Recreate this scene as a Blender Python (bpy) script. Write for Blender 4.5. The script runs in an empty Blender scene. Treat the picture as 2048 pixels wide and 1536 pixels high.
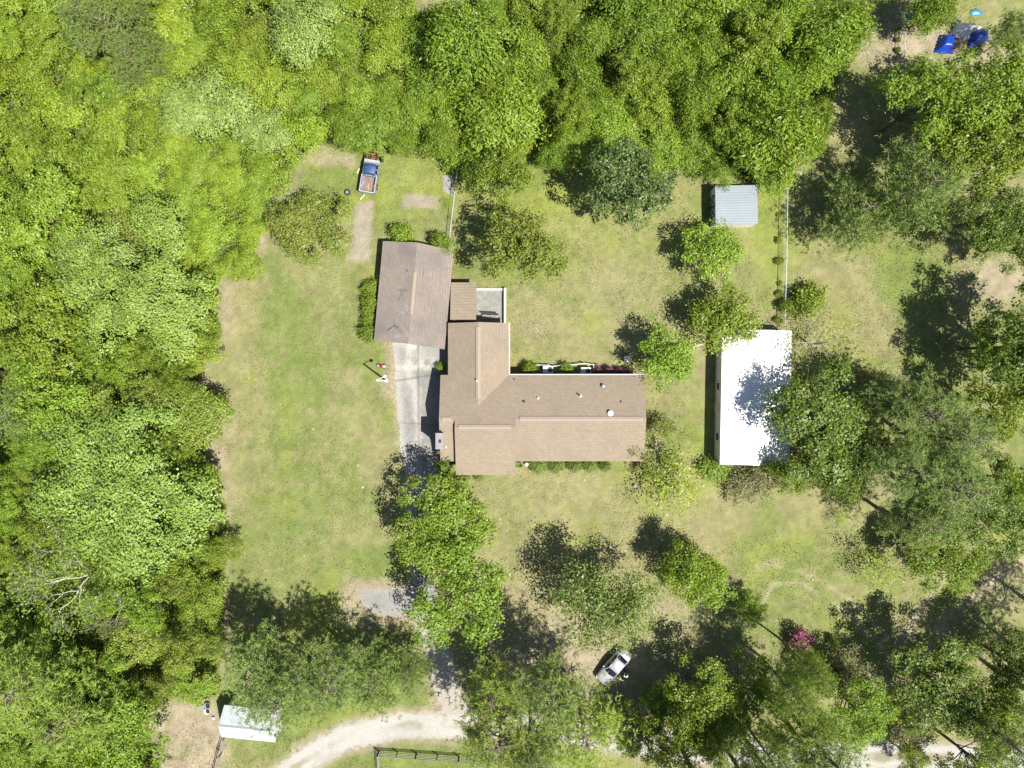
import bpy, bmesh, math, random
import numpy as np
from mathutils import Vector, Matrix
rad = math.radians
# ------------------------------------------------------------ camera, sky, sun
S = bpy.context.scene
C = S.collection
HC = 80.0                      # the drone's height in metres
cd = bpy.data.cameras.new('camera'); cam = bpy.data.objects.new('camera', cd); C.objects.link(cam)
cd.sensor_width = 36; cd.lens = 24; cd.clip_end = 6000; cd.clip_start = .5
cam.location = (0, 0, HC); cam.rotation_euler = (0, 0, 0)
S.camera = cam
SUNV = Vector((.50, -.37, 1.0)).normalized()
elev = math.asin(SUNV.z); az = math.atan2(SUNV.x, SUNV.y)
W = bpy.data.worlds.new('World'); S.world = W; W.use_nodes = True
wn = W.node_tree; bg = wn.nodes['Background']
sky = wn.nodes.new('ShaderNodeTexSky'); sky.sky_type = 'NISHITA'; sky.sun_disc = False
sky.sun_elevation = elev; sky.sun_rotation = az
wn.links.new(sky.outputs[0], bg.inputs[0]); bg.inputs[1].default_value = .06
sl = bpy.data.lights.new('sun', 'SUN'); sl.energy = 5.0; sl.angle = rad(.5); sl.color = (1, .95, .87)
so = bpy.data.objects.new('sun', sl); C.objects.link(so)
so.rotation_euler = SUNV.to_track_quat('Z', 'Y').to_euler(); so.location = (30, -22, 60)
S.view_settings.view_transform = 'Standard'; S.view_settings.look = 'None'
S.view_settings.exposure = .75; S.view_settings.gamma = 1
S.render.engine = 'CYCLES'
S.cycles.max_bounces = 5; S.cycles.diffuse_bounces = 3; S.cycles.transmission_bounces = 3
# ------------------------------------------------------------ helpers
K = 2048 / (2 * HC * .75)      # photo pixels per metre on the ground
def P(px, py, h=0.0):
    s = (1 - h / HC) / K
    return Vector(((px - 1024) * s, (768 - py) * s, h))
def tag(o, label=None, cat=None, group=None, kind=None):
    for k, v in (('label', label), ('category', cat), ('group', group), ('kind', kind)):
        if v: o[k] = v
    return o
def thing(name, label, cat, loc=(0, 0, 0), rz=0, group=None):
    o = bpy.data.objects.new(name, None); C.objects.link(o)
    o.empty_display_size = .3
    o.location = loc; o.rotation_euler = (0, 0, rz)
    return tag(o, label, cat, group)
class MB:
    def __init__(s): s.v = []; s.f = []
    def add(s, vs, fs):
        n = len(s.v); s.v += [tuple(p) for p in vs]; s.f += [tuple(i + n for i in f) for f in fs]; return s
    def box(s, x0, x1, y0, y1, z0, z1):
        return s.add([(x0,y0,z0),(x1,y0,z0),(x1,y1,z0),(x0,y1,z0),(x0,y0,z1),(x1,y0,z1),(x1,y1,z1),(x0,y1,z1)],
                     [(3,2,1,0),(4,5,6,7),(0,1,5,4),(1,2,6,5),(2,3,7,6),(3,0,4,7)])
    def obox(s, c, half, M=None):
        vs = []
        for dz in (-1, 1):
            for dx, dy in ((-1,-1),(1,-1),(1,1),(-1,1)):
                p = Vector((dx*half[0], dy*half[1], dz*half[2]))
                if M is not None: p = M @ p
                vs.append(p + Vector(c))
        return s.add(vs, [(3,2,1,0),(4,5,6,7),(0,1,5,4),(1,2,6,5),(2,3,7,6),(3,0,4,7)])
    def bar(s, a, b, w, h=None):
        a = Vector(a); b = Vector(b); h = h or w
        d = b - a; L = d.length
        if L < 1e-6: return s
        return s.obox((a + b) / 2, (w/2, h/2, L/2), d.to_track_quat('Z', 'Y').to_matrix())
    def tube(s, pts, rs, n=6, cap=True):
        pts = [Vector(p) for p in pts]; rings = []
        for i, p in enumerate(pts):
            d = (pts[min(i+1, len(pts)-1)] - pts[max(i-1, 0)])
            if d.length < 1e-6: d = Vector((0, 0, 1))
            q = d.to_track_quat('Z', 'Y')
            rings.append([p + q @ Vector((rs[i]*math.cos(2*math.pi*k/n), rs[i]*math.sin(2*math.pi*k/n), 0)) for k in range(n)])
        vs = [v for r in rings for v in r]; fs = []
        for i in range(len(pts)-1):
            for k in range(n):
                fs.append((i*n+k, i*n+(k+1) % n, (i+1)*n+(k+1) % n, (i+1)*n+k))
        if cap:
            fs.append(tuple(reversed(range(n)))); fs.append(tuple((len(pts)-1)*n+k for k in range(n)))
        return s.add(vs, fs)
    def cyl(s, c, r, z0, z1, n=16, r2=None):
        return s.tube([(c[0], c[1], z0), (c[0], c[1], z1)], [r, r if r2 is None else r2], n)
    def prism(s, poly, z0, z1):
        n = len(poly)
        return s.add([(p[0], p[1], z0) for p in poly] + [(p[0], p[1], z1) for p in poly],
                     [tuple(reversed(range(n))), tuple(range(n, 2*n))] + [(i, (i+1) % n, n+(i+1) % n, n+i) for i in range(n)])
    def slab(s, quad, t):          # a sloped slab: top face quad, thickness t downward
        n = len(quad)
        return s.add([tuple(p) for p in quad] + [(p[0], p[1], p[2]-t) for p in quad],
                     [tuple(range(n)), tuple(reversed(range(n, 2*n)))] + [((i+1) % n, i, n+i, n+(i+1) % n) for i in range(n)])
    def build(s, name, mat, parent=None, smooth=False, bevel=0):
        m = bpy.data.meshes.new(name); m.from_pydata(s.v, [], s.f)
        bm = bmesh.new(); bm.from_mesh(m); bmesh.ops.recalc_face_normals(bm, faces=bm.faces); bm.to_mesh(m); bm.free()
        m.materials.append(mat)
        if smooth: m.polygons.foreach_set('use_smooth', [True]*len(m.polygons))
        o = bpy.data.objects.new(name, m); C.objects.link(o)
        if parent: o.parent = parent
        if bevel:
            b = o.modifiers.new('bevel', 'BEVEL'); b.width = bevel; b.segments = 2; b.limit_method = 'ANGLE'
        return o
def copy_tree(o, parent=None):
    c = o.copy(); C.objects.link(c)
    if parent: c.parent = parent
    for ch in list(o.children): copy_tree(ch, c)
    return c
# ------------------------------------------------------------ materials
def mat(name, col, rough=.7, metal=0, noise=0, nscale=8, col2=None, bump=0, spec=.5, bscale=None):
    m = bpy.data.materials.new(name); m.use_nodes = True
    nt = m.node_tree; b = nt.nodes['Principled BSDF']
    b.inputs['Base Color'].default_value = (*col, 1); b.inputs['Roughness'].default_value = rough
    b.inputs['Metallic'].default_value = metal; b.inputs['Specular IOR Level'].default_value = spec
    tc = nt.nodes.new('ShaderNodeTexCoord')
    if col2 is not None or noise:
        n = nt.nodes.new('ShaderNodeTexNoise'); n.inputs['Scale'].default_value = nscale; n.inputs['Detail'].default_value = 6
        n.inputs['Roughness'].default_value = .65
        nt.links.new(tc.outputs['Object'], n.inputs['Vector'])
        r = nt.nodes.new('ShaderNodeValToRGB'); nt.links.new(n.outputs[0], r.inputs[0])
        c2 = col2 if col2 is not None else tuple(c*(1-noise) for c in col)
        c1 = col if col2 is not None else tuple(min(1, c*(1+noise)) for c in col)
        r.color_ramp.elements[0].position = .36; r.color_ramp.elements[1].position = .64
        r.color_ramp.elements[0].color = (*c2, 1); r.color_ramp.elements[1].color = (*c1, 1)
        nt.links.new(r.outputs[0], b.inputs['Base Color'])
    if bump:
        n2 = nt.nodes.new('ShaderNodeTexNoise'); n2.inputs['Scale'].default_value = bscale or nscale*3; n2.inputs['Detail'].default_value = 4
        nt.links.new(tc.outputs['Object'], n2.inputs['Vector'])
        bp = nt.nodes.new('ShaderNodeBump'); bp.inputs['Strength'].default_value = bump; bp.inputs['Distance'].default_value = .05
        nt.links.new(n2.outputs[0], bp.inputs['Height']); nt.links.new(bp.outputs[0], b.inputs['Normal'])
    return m
def node(nt, t, **kw):
    n = nt.nodes.new(t)
    for k, v in kw.items(): setattr(n, k, v)
    return n
def mathn(nt, op, a, b=None, clamp=False):
    n = nt.nodes.new('ShaderNodeMath'); n.operation = op; n.use_clamp = clamp
    for i, x in enumerate((a, b)):
        if x is None: continue
        if isinstance(x, (int, float)): n.inputs[i].default_value = x
        else: nt.links.new(x, n.inputs[i])
    return n.outputs[0]
def mixc(nt, f, a, b, mode='MIX'):
    n = nt.nodes.new('ShaderNodeMix'); n.data_type = 'RGBA'; n.blend_type = mode
    for s, x in ((n.inputs[0], f), (n.inputs[6], a), (n.inputs[7], b)):
        if isinstance(x, (int, float)): s.default_value = x
        elif isinstance(x, tuple): s.default_value = (*x, 1)
        else: nt.links.new(x, s)
    return n.outputs[2]
def shingle_mat(name, c1, c2, stain, period=.062, line=.27, stain_amt=.5):
    m = bpy.data.materials.new(name); m.use_nodes = True; nt = m.node_tree; b = nt.nodes['Principled BSDF']
    b.inputs['Roughness'].default_value = .9; b.inputs['Specular IOR Level'].default_value = .25
    tc = node(nt, 'ShaderNodeTexCoord'); sp = node(nt, 'ShaderNodeSeparateXYZ'); nt.links.new(tc.outputs['Object'], sp.inputs[0])
    zf = mathn(nt, 'DIVIDE', sp.outputs[2], period); fr = mathn(nt, 'FRACT', zf); ln = mathn(nt, 'LESS_THAN', fr, .28)
    fl = mathn(nt, 'FLOOR', zf)
    cx = node(nt, 'ShaderNodeCombineXYZ')
    xs = mathn(nt, 'FLOOR', mathn(nt, 'ADD', mathn(nt, 'MULTIPLY', mathn(nt, 'ADD', sp.outputs[0], sp.outputs[1]), 3.0), mathn(nt, 'MULTIPLY', fl, .5)))
    nt.links.new(xs, cx.inputs[0]); nt.links.new(fl, cx.inputs[1])
    wn_ = node(nt, 'ShaderNodeTexWhiteNoise'); nt.links.new(cx.outputs[0], wn_.inputs['Vector'])
    n1 = node(nt, 'ShaderNodeTexNoise'); n1.inputs['Scale'].default_value = 7; n1.inputs['Detail'].default_value = 8; n1.inputs['Roughness'].default_value = .8
    nt.links.new(tc.outputs['Object'], n1.inputs['Vector'])
    n2 = node(nt, 'ShaderNodeTexNoise'); n2.inputs['Scale'].default_value = .35; n2.inputs['Detail'].default_value = 5
    nt.links.new(tc.outputs['Object'], n2.inputs['Vector'])
    f = mathn(nt, 'ADD', mathn(nt, 'MULTIPLY', wn_.outputs[0], .35), mathn(nt, 'MULTIPLY', n1.outputs[0], .65))
    col = mixc(nt, f, c1, c2)
    sf = mathn(nt, 'MULTIPLY', mathn(nt, 'SUBTRACT', n2.outputs[0], .45, True), stain_amt*3, True)
    col = mixc(nt, sf, col, stain)
    n3 = node(nt, 'ShaderNodeTexNoise'); n3.inputs['Scale'].default_value = 26; n3.inputs['Detail'].default_value = 2
    nt.links.new(tc.outputs['Object'], n3.inputs['Vector'])
    r3 = node(nt, 'ShaderNodeMapRange'); r3.inputs[1].default_value = .3; r3.inputs[2].default_value = .7; r3.inputs[3].default_value = .72; r3.inputs[4].default_value = 1.28
    nt.links.new(n3.outputs[0], r3.inputs[0])
    vm = node(nt, 'ShaderNodeVectorMath', operation='SCALE'); nt.links.new(col, vm.inputs[0]); nt.links.new(r3.outputs[0], vm.inputs['Scale'])
    col = mixc(nt, mathn(nt, 'MULTIPLY', ln, line), vm.outputs[0], tuple(c*.45 for c in c1))
    nt.links.new(col, b.inputs['Base Color'])
    bp = node(nt, 'ShaderNodeBump'); bp.inputs['Strength'].default_value = .5; bp.inputs['Distance'].default_value = .01
    nt.links.new(fr, bp.inputs['Height']); nt.links.new(bp.outputs[0], b.inputs['Normal'])
    return m
def leaf_mat(name, ca, cb, cacc, acc=.9, rough=.45, trans=.3, spec=.4, vary=.14, huev=.006):
    m = bpy.data.materials.new(name); m.use_nodes = True; nt = m.node_tree; b = nt.nodes['Principled BSDF']
    out = nt.nodes['Material Output']
    a = node(nt, 'ShaderNodeAttribute', attribute_name='tint'); a2 = node(nt, 'ShaderNodeAttribute', attribute_name='clump')
    f = mathn(nt, 'ADD', mathn(nt, 'MULTIPLY', a.outputs['Fac'], .5), mathn(nt, 'MULTIPLY', a2.outputs['Fac'], .5))
    col = mixc(nt, f, ca, cb)
    g = mathn(nt, 'GREATER_THAN', mathn(nt, 'FRACT', mathn(nt, 'MULTIPLY', a.outputs['Fac'], 17.3)), acc)
    col = mixc(nt, g, col, cacc)
    oi = node(nt, 'ShaderNodeObjectInfo')
    hs = node(nt, 'ShaderNodeHueSaturation'); nt.links.new(col, hs.inputs['Color'])
    nt.links.new(mathn(nt, 'ADD', mathn(nt, 'MULTIPLY', oi.outputs['Random'], vary*2), 1-vary), hs.inputs['Value'])
    rr = mathn(nt, 'FRACT', mathn(nt, 'MULTIPLY', oi.outputs['Random'], 7.77))
    nt.links.new(mathn(nt, 'ADD', mathn(nt, 'MULTIPLY', rr, huev*2), .5-huev), hs.inputs['Hue'])
    nt.links.new(hs.outputs[0], b.inputs['Base Color']); b.inputs['Roughness'].default_value = rough
    b.inputs['Specular IOR Level'].default_value = spec
    tr = node(nt, 'ShaderNodeBsdfTranslucent')
    hs2 = node(nt, 'ShaderNodeHueSaturation'); nt.links.new(hs.outputs[0], hs2.inputs['Color']); hs2.inputs['Saturation'].default_value = 1.1; hs2.inputs['Hue'].default_value = .49
    hs2.inputs['Value'].default_value = 1.2
    nt.links.new(hs2.outputs[0], tr.inputs[0])
    mx = node(nt, 'ShaderNodeMixShader'); mx.inputs[0].default_value = trans
    nt.links.new(b.outputs[0], mx.inputs[1]); nt.links.new(tr.outputs[0], mx.inputs[2]); nt.links.new(mx.outputs[0], out.inputs[0])
    return m
M = {}
L = {}
def LM(key, ca, cb, cacc, **kw): L[key] = leaf_mat('foliage ' + key, ca, cb, cacc, **kw)
LM('lime', (.13,.225,.024), (.30,.44,.045), (.34,.38,.07), acc=.9)
LM('yellowgreen', (.15,.24,.024), (.33,.45,.045), (.42,.40,.07), acc=.92)
LM('green', (.115,.18,.020), (.275,.37,.036), (.32,.40,.06), acc=.92)
LM('oak', (.085,.14,.026), (.22,.30,.055), (.30,.36,.12), acc=.86, rough=.45)
LM('deep', (.072,.125,.017), (.18,.26,.034), (.24,.34,.05), acc=.88)
LM('pale', (.19,.29,.055), (.34,.45,.10), (.25,.38,.05), acc=.8, trans=.25)
LM('silver', (.18,.27,.06), (.32,.41,.12), (.24,.34,.05), acc=.7, trans=.2)
LM('magnolia', (.055,.10,.022), (.15,.22,.05), (.26,.31,.15), acc=.86, rough=.42, spec=.4, trans=.15)
LM('pine', (.11,.175,.034), (.25,.34,.075), (.26,.28,.12), acc=.94, rough=.6, trans=.2)
LM('pinelight', (.16,.24,.03), (.33,.43,.07), (.32,.34,.11), acc=.94, rough=.6, trans=.25)
LM('olive', (.15,.21,.028), (.32,.40,.065), (.38,.36,.12), acc=.9)
LM('brownish', (.11,.13,.045), (.27,.29,.11), (.38,.32,.19), acc=.8)
LM('hedge', (.12,.19,.028), (.25,.35,.06), (.30,.35,.10), acc=.93)
LM('azalea', (.26,.03,.13), (.46,.08,.27), (.16,.24,.05), acc=.62, trans=.2)
LM('thicket', (.13,.22,.022), (.32,.43,.042), (.42,.38,.07), acc=.9)
M['bark'] = mat('bark', (.13,.10,.075), .95, noise=.4, nscale=9, bump=.5)
M['barkpale'] = mat('pale bark', (.44,.42,.36), .9, noise=.3, nscale=6, bump=.3)
M['barkpine'] = mat('pine bark', (.20,.16,.125), .95, noise=.45, nscale=5, bump=.6)
# ------------------------------------------------------------ noise and ground
def lat(seed):
    return np.random.RandomState(seed).rand(256, 256)
def vnoise(x, y, s, seed):
    T = lat(seed); x = x/s + 1000.37; y = y/s + 1000.71
    xi = np.floor(x).astype(int); yi = np.floor(y).astype(int); fx = x-xi; fy = y-yi
    fx = fx*fx*(3-2*fx); fy = fy*fy*(3-2*fy)
    a = T[xi % 256, yi % 256]; b = T[(xi+1) % 256, yi % 256]; c = T[xi % 256, (yi+1) % 256]; d = T[(xi+1) % 256, (yi+1) % 256]
    return (a*(1-fx)+b*fx)*(1-fy)+(c*(1-fx)+d*fx)*fy
def fbm(x, y, s, seed, o=4):
    r = 0; w = .5; t = 0
    for i in range(o): r = r + w*vnoise(x, y, s, seed+i); t += w; s *= .5; w *= .55
    return r/t
def pw(pts, h=0): return [tuple(P(a, b, h)[:2]) for a, b in pts]
def sdpoly(x, y, poly):          # signed distance, negative inside
    d = np.full(x.shape, 1e9); ins = np.zeros(x.shape, bool); n = len(poly)
    for i in range(n):
        ax, ay = poly[i]; bx, by = poly[(i+1) % n]; ex, ey = bx-ax, by-ay
        t = np.clip(((x-ax)*ex+(y-ay)*ey)/(ex*ex+ey*ey+1e-9), 0, 1)
        d = np.minimum(d, np.hypot(x-ax-t*ex, y-ay-t*ey))
        c = ((ay > y) != (by > y)) & (x < (bx-ax)*(y-ay)/((by-ay) if by != ay else 1e-9)+ax); ins ^= c
    return np.where(ins, -d, d)
def sdline(x, y, pts):
    d = np.full(x.shape, 1e9)
    for (ax, ay), (bx, by) in zip(pts[:-1], pts[1:]):
        ex, ey = bx-ax, by-ay
        t = np.clip(((x-ax)*ex+(y-ay)*ey)/(ex*ex+ey*ey+1e-9), 0, 1)
        d = np.minimum(d, np.hypot(x-ax-t*ex, y-ay-t*ey))
    return d
def smooth(a, b, v):
    t = np.clip((v-a)/(b-a), 0, 1); return t*t*(3-2*t)
def ell(x, y, px, py, rx, ry, soft=.5):
    c = P(px, py); d = np.hypot((x-c.x)/(rx/K), (y-c.y)/(ry/K)); return 1-smooth(1-soft, 1+soft, d)
# clearings: everything else in the frame is wood
CLEAR = pw([(600,300),(640,292),(905,296),(930,322),(1085,318),(1150,330),(1180,300),(1340,335),(1440,350),(1560,375),(1580,340),(1640,300),(1690,150),
            (1745,60),(1760,-40),(2300,-40),(2300,1700),(300,1700),(315,1536),(300,1440),(330,1395),(410,1400),(440,1395),(450,1300),(450,1200),(462,1090),(452,1000),(412,930),
            (412,900),(452,870),(440,780),(398,770),(430,700),(425,640),(440,560),(505,562),(512,480),(545,400),(588,372)])
CLEAR2 = pw([(800,-60),(820,10),(850,32),(900,34),(960,14),(985,-60)])
def sdclear(x, y): return np.minimum(sdpoly(x, y, CLEAR), sdpoly(x, y, CLEAR2))
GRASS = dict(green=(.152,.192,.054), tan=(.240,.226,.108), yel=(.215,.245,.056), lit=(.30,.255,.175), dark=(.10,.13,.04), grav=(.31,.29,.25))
def ground_color(x, y):
    n1 = fbm(x, y, 7, 1); n2 = fbm(x, y, 2.2, 11); n3 = fbm(x, y, .7, 21, 3); n4 = fbm(x, y, 16, 31)
    g = {k: np.array(v) for k, v in GRASS.items()}
    def mx(c, col, f): f = np.clip(f, 0, 1)[..., None]; return c*(1-f)+col*f
    # dryness field: 0 green .. 1 tan
    dry = .50+.75*(n1-.5)+.6*(n2-.5)+.75*(n3-.5)
    E = lambda px, py, rx, ry, a, s=.6: a*ell(x, y, px, py, rx, ry, s)
    dry = dry + E(1150,1130,300,200,.28) + E(1050,1230,150,120,.35) + E(1300,600,260,190,.16) + E(1650,600,130,160,.35) + E(1480,1050,160,90,.15) \
        - E(560,700,70,130,.2) - E(600,860,60,150,.16) - E(1820,560,70,70,.65) - E(620,1000,130,100,.12) - E(770,1130,60,35,.65) - E(1540,1100,60,90,.35) \
        - E(690,350,110,70,.35) - E(850,340,60,50,.2) - E(830,430,90,50,.25) - E(740,700,40,60,.3) + E(480,760,50,180,.3) + E(470,600,40,60,.3) + E(760,930,40,80,.2) \
        + E(1660,960,110,60,.3) + E(1260,820,80,200,.0) - E(1080,430,70,120,.5) - E(1550,470,40,140,.3) - E(1350,870,60,100,.15) - E(1700,1150,90,80,.12) + E(1830,1250,90,50,.2) \
        + E(2010,1150,60,60,.55) - E(1910,1200,80,40,.3) - E(640,1440,260,80,.5) - E(900,1560,200,50,.5) - E(1070,880,900,20,.0) + E(1450,400,60,60,-.2)
    c = mx(np.broadcast_to(g['green'], x.shape+(3,)).copy(), g['tan'], smooth(.1, .9, dry))
    yel = smooth(.5, .75, fbm(x, y, 5, 51)) * .6 + E(1080,420,110,110,.7) + E(1540,420,40,160,.6) + E(860,330,120,60,.5) + E(700,1250,160,60,.35) + E(1350,450,200,90,.25)
    c = mx(c, g['yel'], yel*smooth(.2, .6, n2+.1))
    # bare and littered ground
    lit = E(1110,1240,110,110,.6) + E(1160,1320,160,60,.6) + E(1350,1230,70,40,.45) + E(1130,460,60,40,.2) + E(375,1480,80,90,1.3,.25) + E(1800,90,90,60,1.0) + E(1990,560,70,40,1.0) \
        + E(650,318,40,14,.8) + E(700,322,16,14,.9) + E(455,620,14,60,.8) + E(430,920,20,45,.9) + E(400,775,30,20,1.1) + E(460,870,14,60,.4) + E(456,1040,12,120,.35) + E(520,485,14,30,1.0) \
        + E(1250,560,60,30,.15) + E(1060,660,20,18,.4) + E(782,725,14,70,.7) + E(776,770,16,22,.7) + E(735,1240,60,18,.6) + E(700,1190,20,40,.9) + E(1850,60,60,50,.8) \
        + E(1660,240,120,110,.1) + E(1780,780,60,40,.6) + E(1650,1370,500,60,.2) + E(1820,950,80,60,.5) + E(1420,1330,200,40,.15) + E(1180,1400,260,70,.3) + E(2000,120,80,30,.7)
    c = mx(c, g['lit']*(.85+.3*n3[..., None]), lit*smooth(.3, .62, n2*.6+n3*.4+.12))
    # tyre tracks worn in the grass
    for pts, w, a in (([(1500,1240),(1545,1170),(1600,1165),(1680,1215),(1760,1290),(1800,1360)], .22, .5), ([(1560,1130),(1640,1160),(1720,1215),(1800,1300)], .2, .4),
                      ([(1420,1210),(1480,1150),(1560,1120)], .35, .4), ([(1780,1330),(1830,1240),(1890,1150)], .35, .8), ([(1830,1330),(1900,1230),(2000,1150),(2100,1100)], .5, .6),
                      ([(1015,1010),(1030,1080),(1025,1150)], .35, -.35), ([(1050,1000),(1062,1080)], .3, -.3), ([(620,1300),(760,1480),(800,1600)], .2, .0)):
        d = sdline(x, y, pw(pts)); f = (1-smooth(w*.4, w*2.2, d+.5*(n3-.5)))
        c = mx(c, g['lit']*1.2 if a > 0 else g['green'], abs(a)*1.3*f*.9*smooth(.25, .5, n2))
    # washed-out gravel beside the road and drive
    for pts, r in ((ROADL, 1.65), (PATHL, 1.5)):
        d = sdline(x, y, pw(pts)); c = mx(c, g['lit']*.95, .8*(1-smooth(r*.9, r*1.7, d+1.5*(n2-.5))))
        c = mx(c, g['grav'], .9*(1-smooth(r*.75, r*1.15, d+.9*(n3-.5))))
    d = sdpoly(x, y, pw(DRIVE)); c = mx(c, g['lit']*1.08, .75*(1-smooth(.15, .75, d+.9*(n3-.5))))
    d = sdpoly(x, y, pw(PAD)); c = mx(c, g['lit'], .9*(1-smooth(.2, 1.7, d+1.2*(n2-.5))))
    for q in (STRIP, STRIP2): 
        d = sdpoly(x, y, pw(q)); c = mx(c, g['grav']*np.array((.92, .86, .78)), .92*(1-smooth(-.25, .35, d+.9*(n3-.5))))
    # wood floor
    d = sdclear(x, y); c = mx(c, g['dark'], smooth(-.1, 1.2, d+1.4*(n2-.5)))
    c = mx(c, g['lit']*.9, .55*smooth(-.9, -.2, d)*(1-smooth(-.2, .5, d))*smooth(.4, .6, n2)*(x < -20))
    return c * (.80+.40*fbm(x, y, .4, 71, 2))[..., None] * (.82+.36*fbm(x, y, 1.3, 75, 3))[..., None]
ROADL = [(520,1600),(610,1520),(690,1475),(800,1450),(920,1453),(1060,1452),(1200,1475),(1400,1500),(1600,1520),(1800,1512),(2000,1520),(2200,1530)]
PATHL = [(845,1215),(858,1260),(880,1320),(898,1390),(925,1450)]
DRIVE = [(786,683),(892,686),(890,750),(884,800),(880,880),(872,898),(868,948),(868,1000),(866,1100),(872,1200),(878,1245),(856,1250),(842,1240),(832,1200),(826,1150),(822,1100),(816,1020),(811,950),(806,915),(800,885),(797,840),(793,800),(791,760),(789,720)]
PAD = [(838,1172),(790,1174),(745,1176),(716,1180),(714,1190),(724,1206),(742,1222),(770,1231),(800,1234),(846,1232)]
STRIP = [(716,404),(748,404),(744,450),(738,520),(696,520),(706,460)]
STRIP2 = [(805,391),(876,393),(874,418),(804,414)]
SLAB = [(886,352),(907,352),(905,390),(896,388),(886,380)]
def grid_mesh(name, xs, ys, colf, z=0, mask=None, zf=None):
    X, Y = np.meshgrid(xs, ys); ny, nx = X.shape
    Z = np.full(X.shape, z) if zf is None else zf(X, Y)
    col = colf(X, Y)
    idx = np.arange(nx*ny).reshape(ny, nx)
    q = np.stack([idx[:-1, :-1], idx[:-1, 1:], idx[1:, 1:], idx[1:, :-1]], -1).reshape(-1, 4)
    if mask is not None:
        cx = (X[:-1, :-1]+X[1:, 1:])/2; cy = (Y[:-1, :-1]+Y[1:, 1:])/2
        q = q[mask(cx, cy).reshape(-1)]
        used = np.unique(q); rm = np.zeros(nx*ny, int); rm[used] = np.arange(len(used)); q = rm[q]
    else: used = np.arange(nx*ny)
    V = np.stack([X, Y, Z], -1).reshape(-1, 3)[used]; cc = col.reshape(-1, 3)[used]
    m = bpy.data.meshes.new(name)
    m.vertices.add(len(V)); m.vertices.foreach_set('co', V.astype(np.float32).ravel())
    m.loops.add(q.size); m.loops.foreach_set('vertex_index', q.astype(np.int32).ravel())
    m.polygons.add(len(q)); m.polygons.foreach_set('loop_start', np.arange(0, q.size, 4, dtype=np.int32))
    m.update(calc_edges=True)
    a = m.color_attributes.new('paint', 'FLOAT_COLOR', 'POINT')
    a.data.foreach_set('color', np.concatenate([cc, np.ones((len(cc), 1))], 1).astype(np.float32).ravel())
    return m
def surf_mat(name, speck=.5, scale=9, bump=.6, bs=12, streak=0):
    m = bpy.data.materials.new(name); m.use_nodes = True; nt = m.node_tree; b = nt.nodes['Principled BSDF']
    b.inputs['Roughness'].default_value = .95; b.inputs['Specular IOR Level'].default_value = .15
    a = node(nt, 'ShaderNodeAttribute', attribute_name='paint'); tc = node(nt, 'ShaderNodeTexCoord')
    n = node(nt, 'ShaderNodeTexNoise'); n.inputs['Scale'].default_value = scale; n.inputs['Detail'].default_value = 5; n.inputs['Roughness'].default_value = .8
    nt.links.new(tc.outputs['Object'], n.inputs['Vector'])
    r = node(nt, 'ShaderNodeMapRange'); r.inputs[1].default_value = .33; r.inputs[2].default_value = .67; r.inputs[3].default_value = 1-speck; r.inputs[4].default_value = 1+speck
    nt.links.new(n.outputs[0], r.inputs[0])
    vm = node(nt, 'ShaderNodeVectorMath', operation='SCALE'); nt.links.new(a.outputs['Color'], vm.inputs[0]); nt.links.new(r.outputs[0], vm.inputs['Scale'])
    hs = node(nt, 'ShaderNodeHueSaturation'); nt.links.new(vm.outputs[0], hs.inputs['Color'])
    n3 = node(nt, 'ShaderNodeTexNoise'); n3.inputs['Scale'].default_value = scale*.6; n3.inputs['Detail'].default_value = 3
    nt.links.new(tc.outputs['Object'], n3.inputs['Vector'])
    nt.links.new(mathn(nt, 'ADD', mathn(nt, 'MULTIPLY', n3.outputs[0], .07), .465), hs.inputs['Hue'])
    nt.links.new(hs.outputs[0], b.inputs['Base Color'])
    n2 = node(nt, 'ShaderNodeTexNoise'); n2.inputs['Scale'].default_value = bs; n2.inputs['Detail'].default_value = 4
    nt.links.new(tc.outputs['Object'], n2.inputs['Vector'])
    bp = node(nt, 'ShaderNodeBump'); bp.inputs['Strength'].default_value = bump; bp.inputs['Distance'].default_value = .06
    nt.links.new(n2.outputs[0], bp.inputs['Height']); nt.links.new(bp.outputs[0], b.inputs['Normal'])
    return m
def link_mesh(name, m, material, **kw):
    m.materials.append(material); o = bpy.data.objects.new(name, m); C.objects.link(o); return tag(o, **kw)
gx = np.concatenate([-np.geomspace(2500, 75, 22), np.arange(-70, 70.01, .25), np.geomspace(75, 2500, 22)])
gy = np.concatenate([-np.geomspace(2500, 60, 22), np.arange(-55, 55.01, .25), np.geomspace(60, 2500, 22)])
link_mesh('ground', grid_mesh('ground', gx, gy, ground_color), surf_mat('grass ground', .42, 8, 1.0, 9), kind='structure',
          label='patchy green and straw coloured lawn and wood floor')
def sheet(name, sd, bb, res, z, colf, material, label, jag=.18, js=.5):
    x0, y1 = P(bb[0], bb[1])[:2]; x1, y0 = P(bb[2], bb[3])[:2]
    f = lambda x, y: sd(x, y)+jag*2*(fbm(x, y, js, 91, 3)-.5) < 0
    return link_mesh(name, grid_mesh(name, np.arange(x0, x1, res), np.arange(y0, y1, res), colf, z, f), material, kind='structure', label=label)
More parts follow.
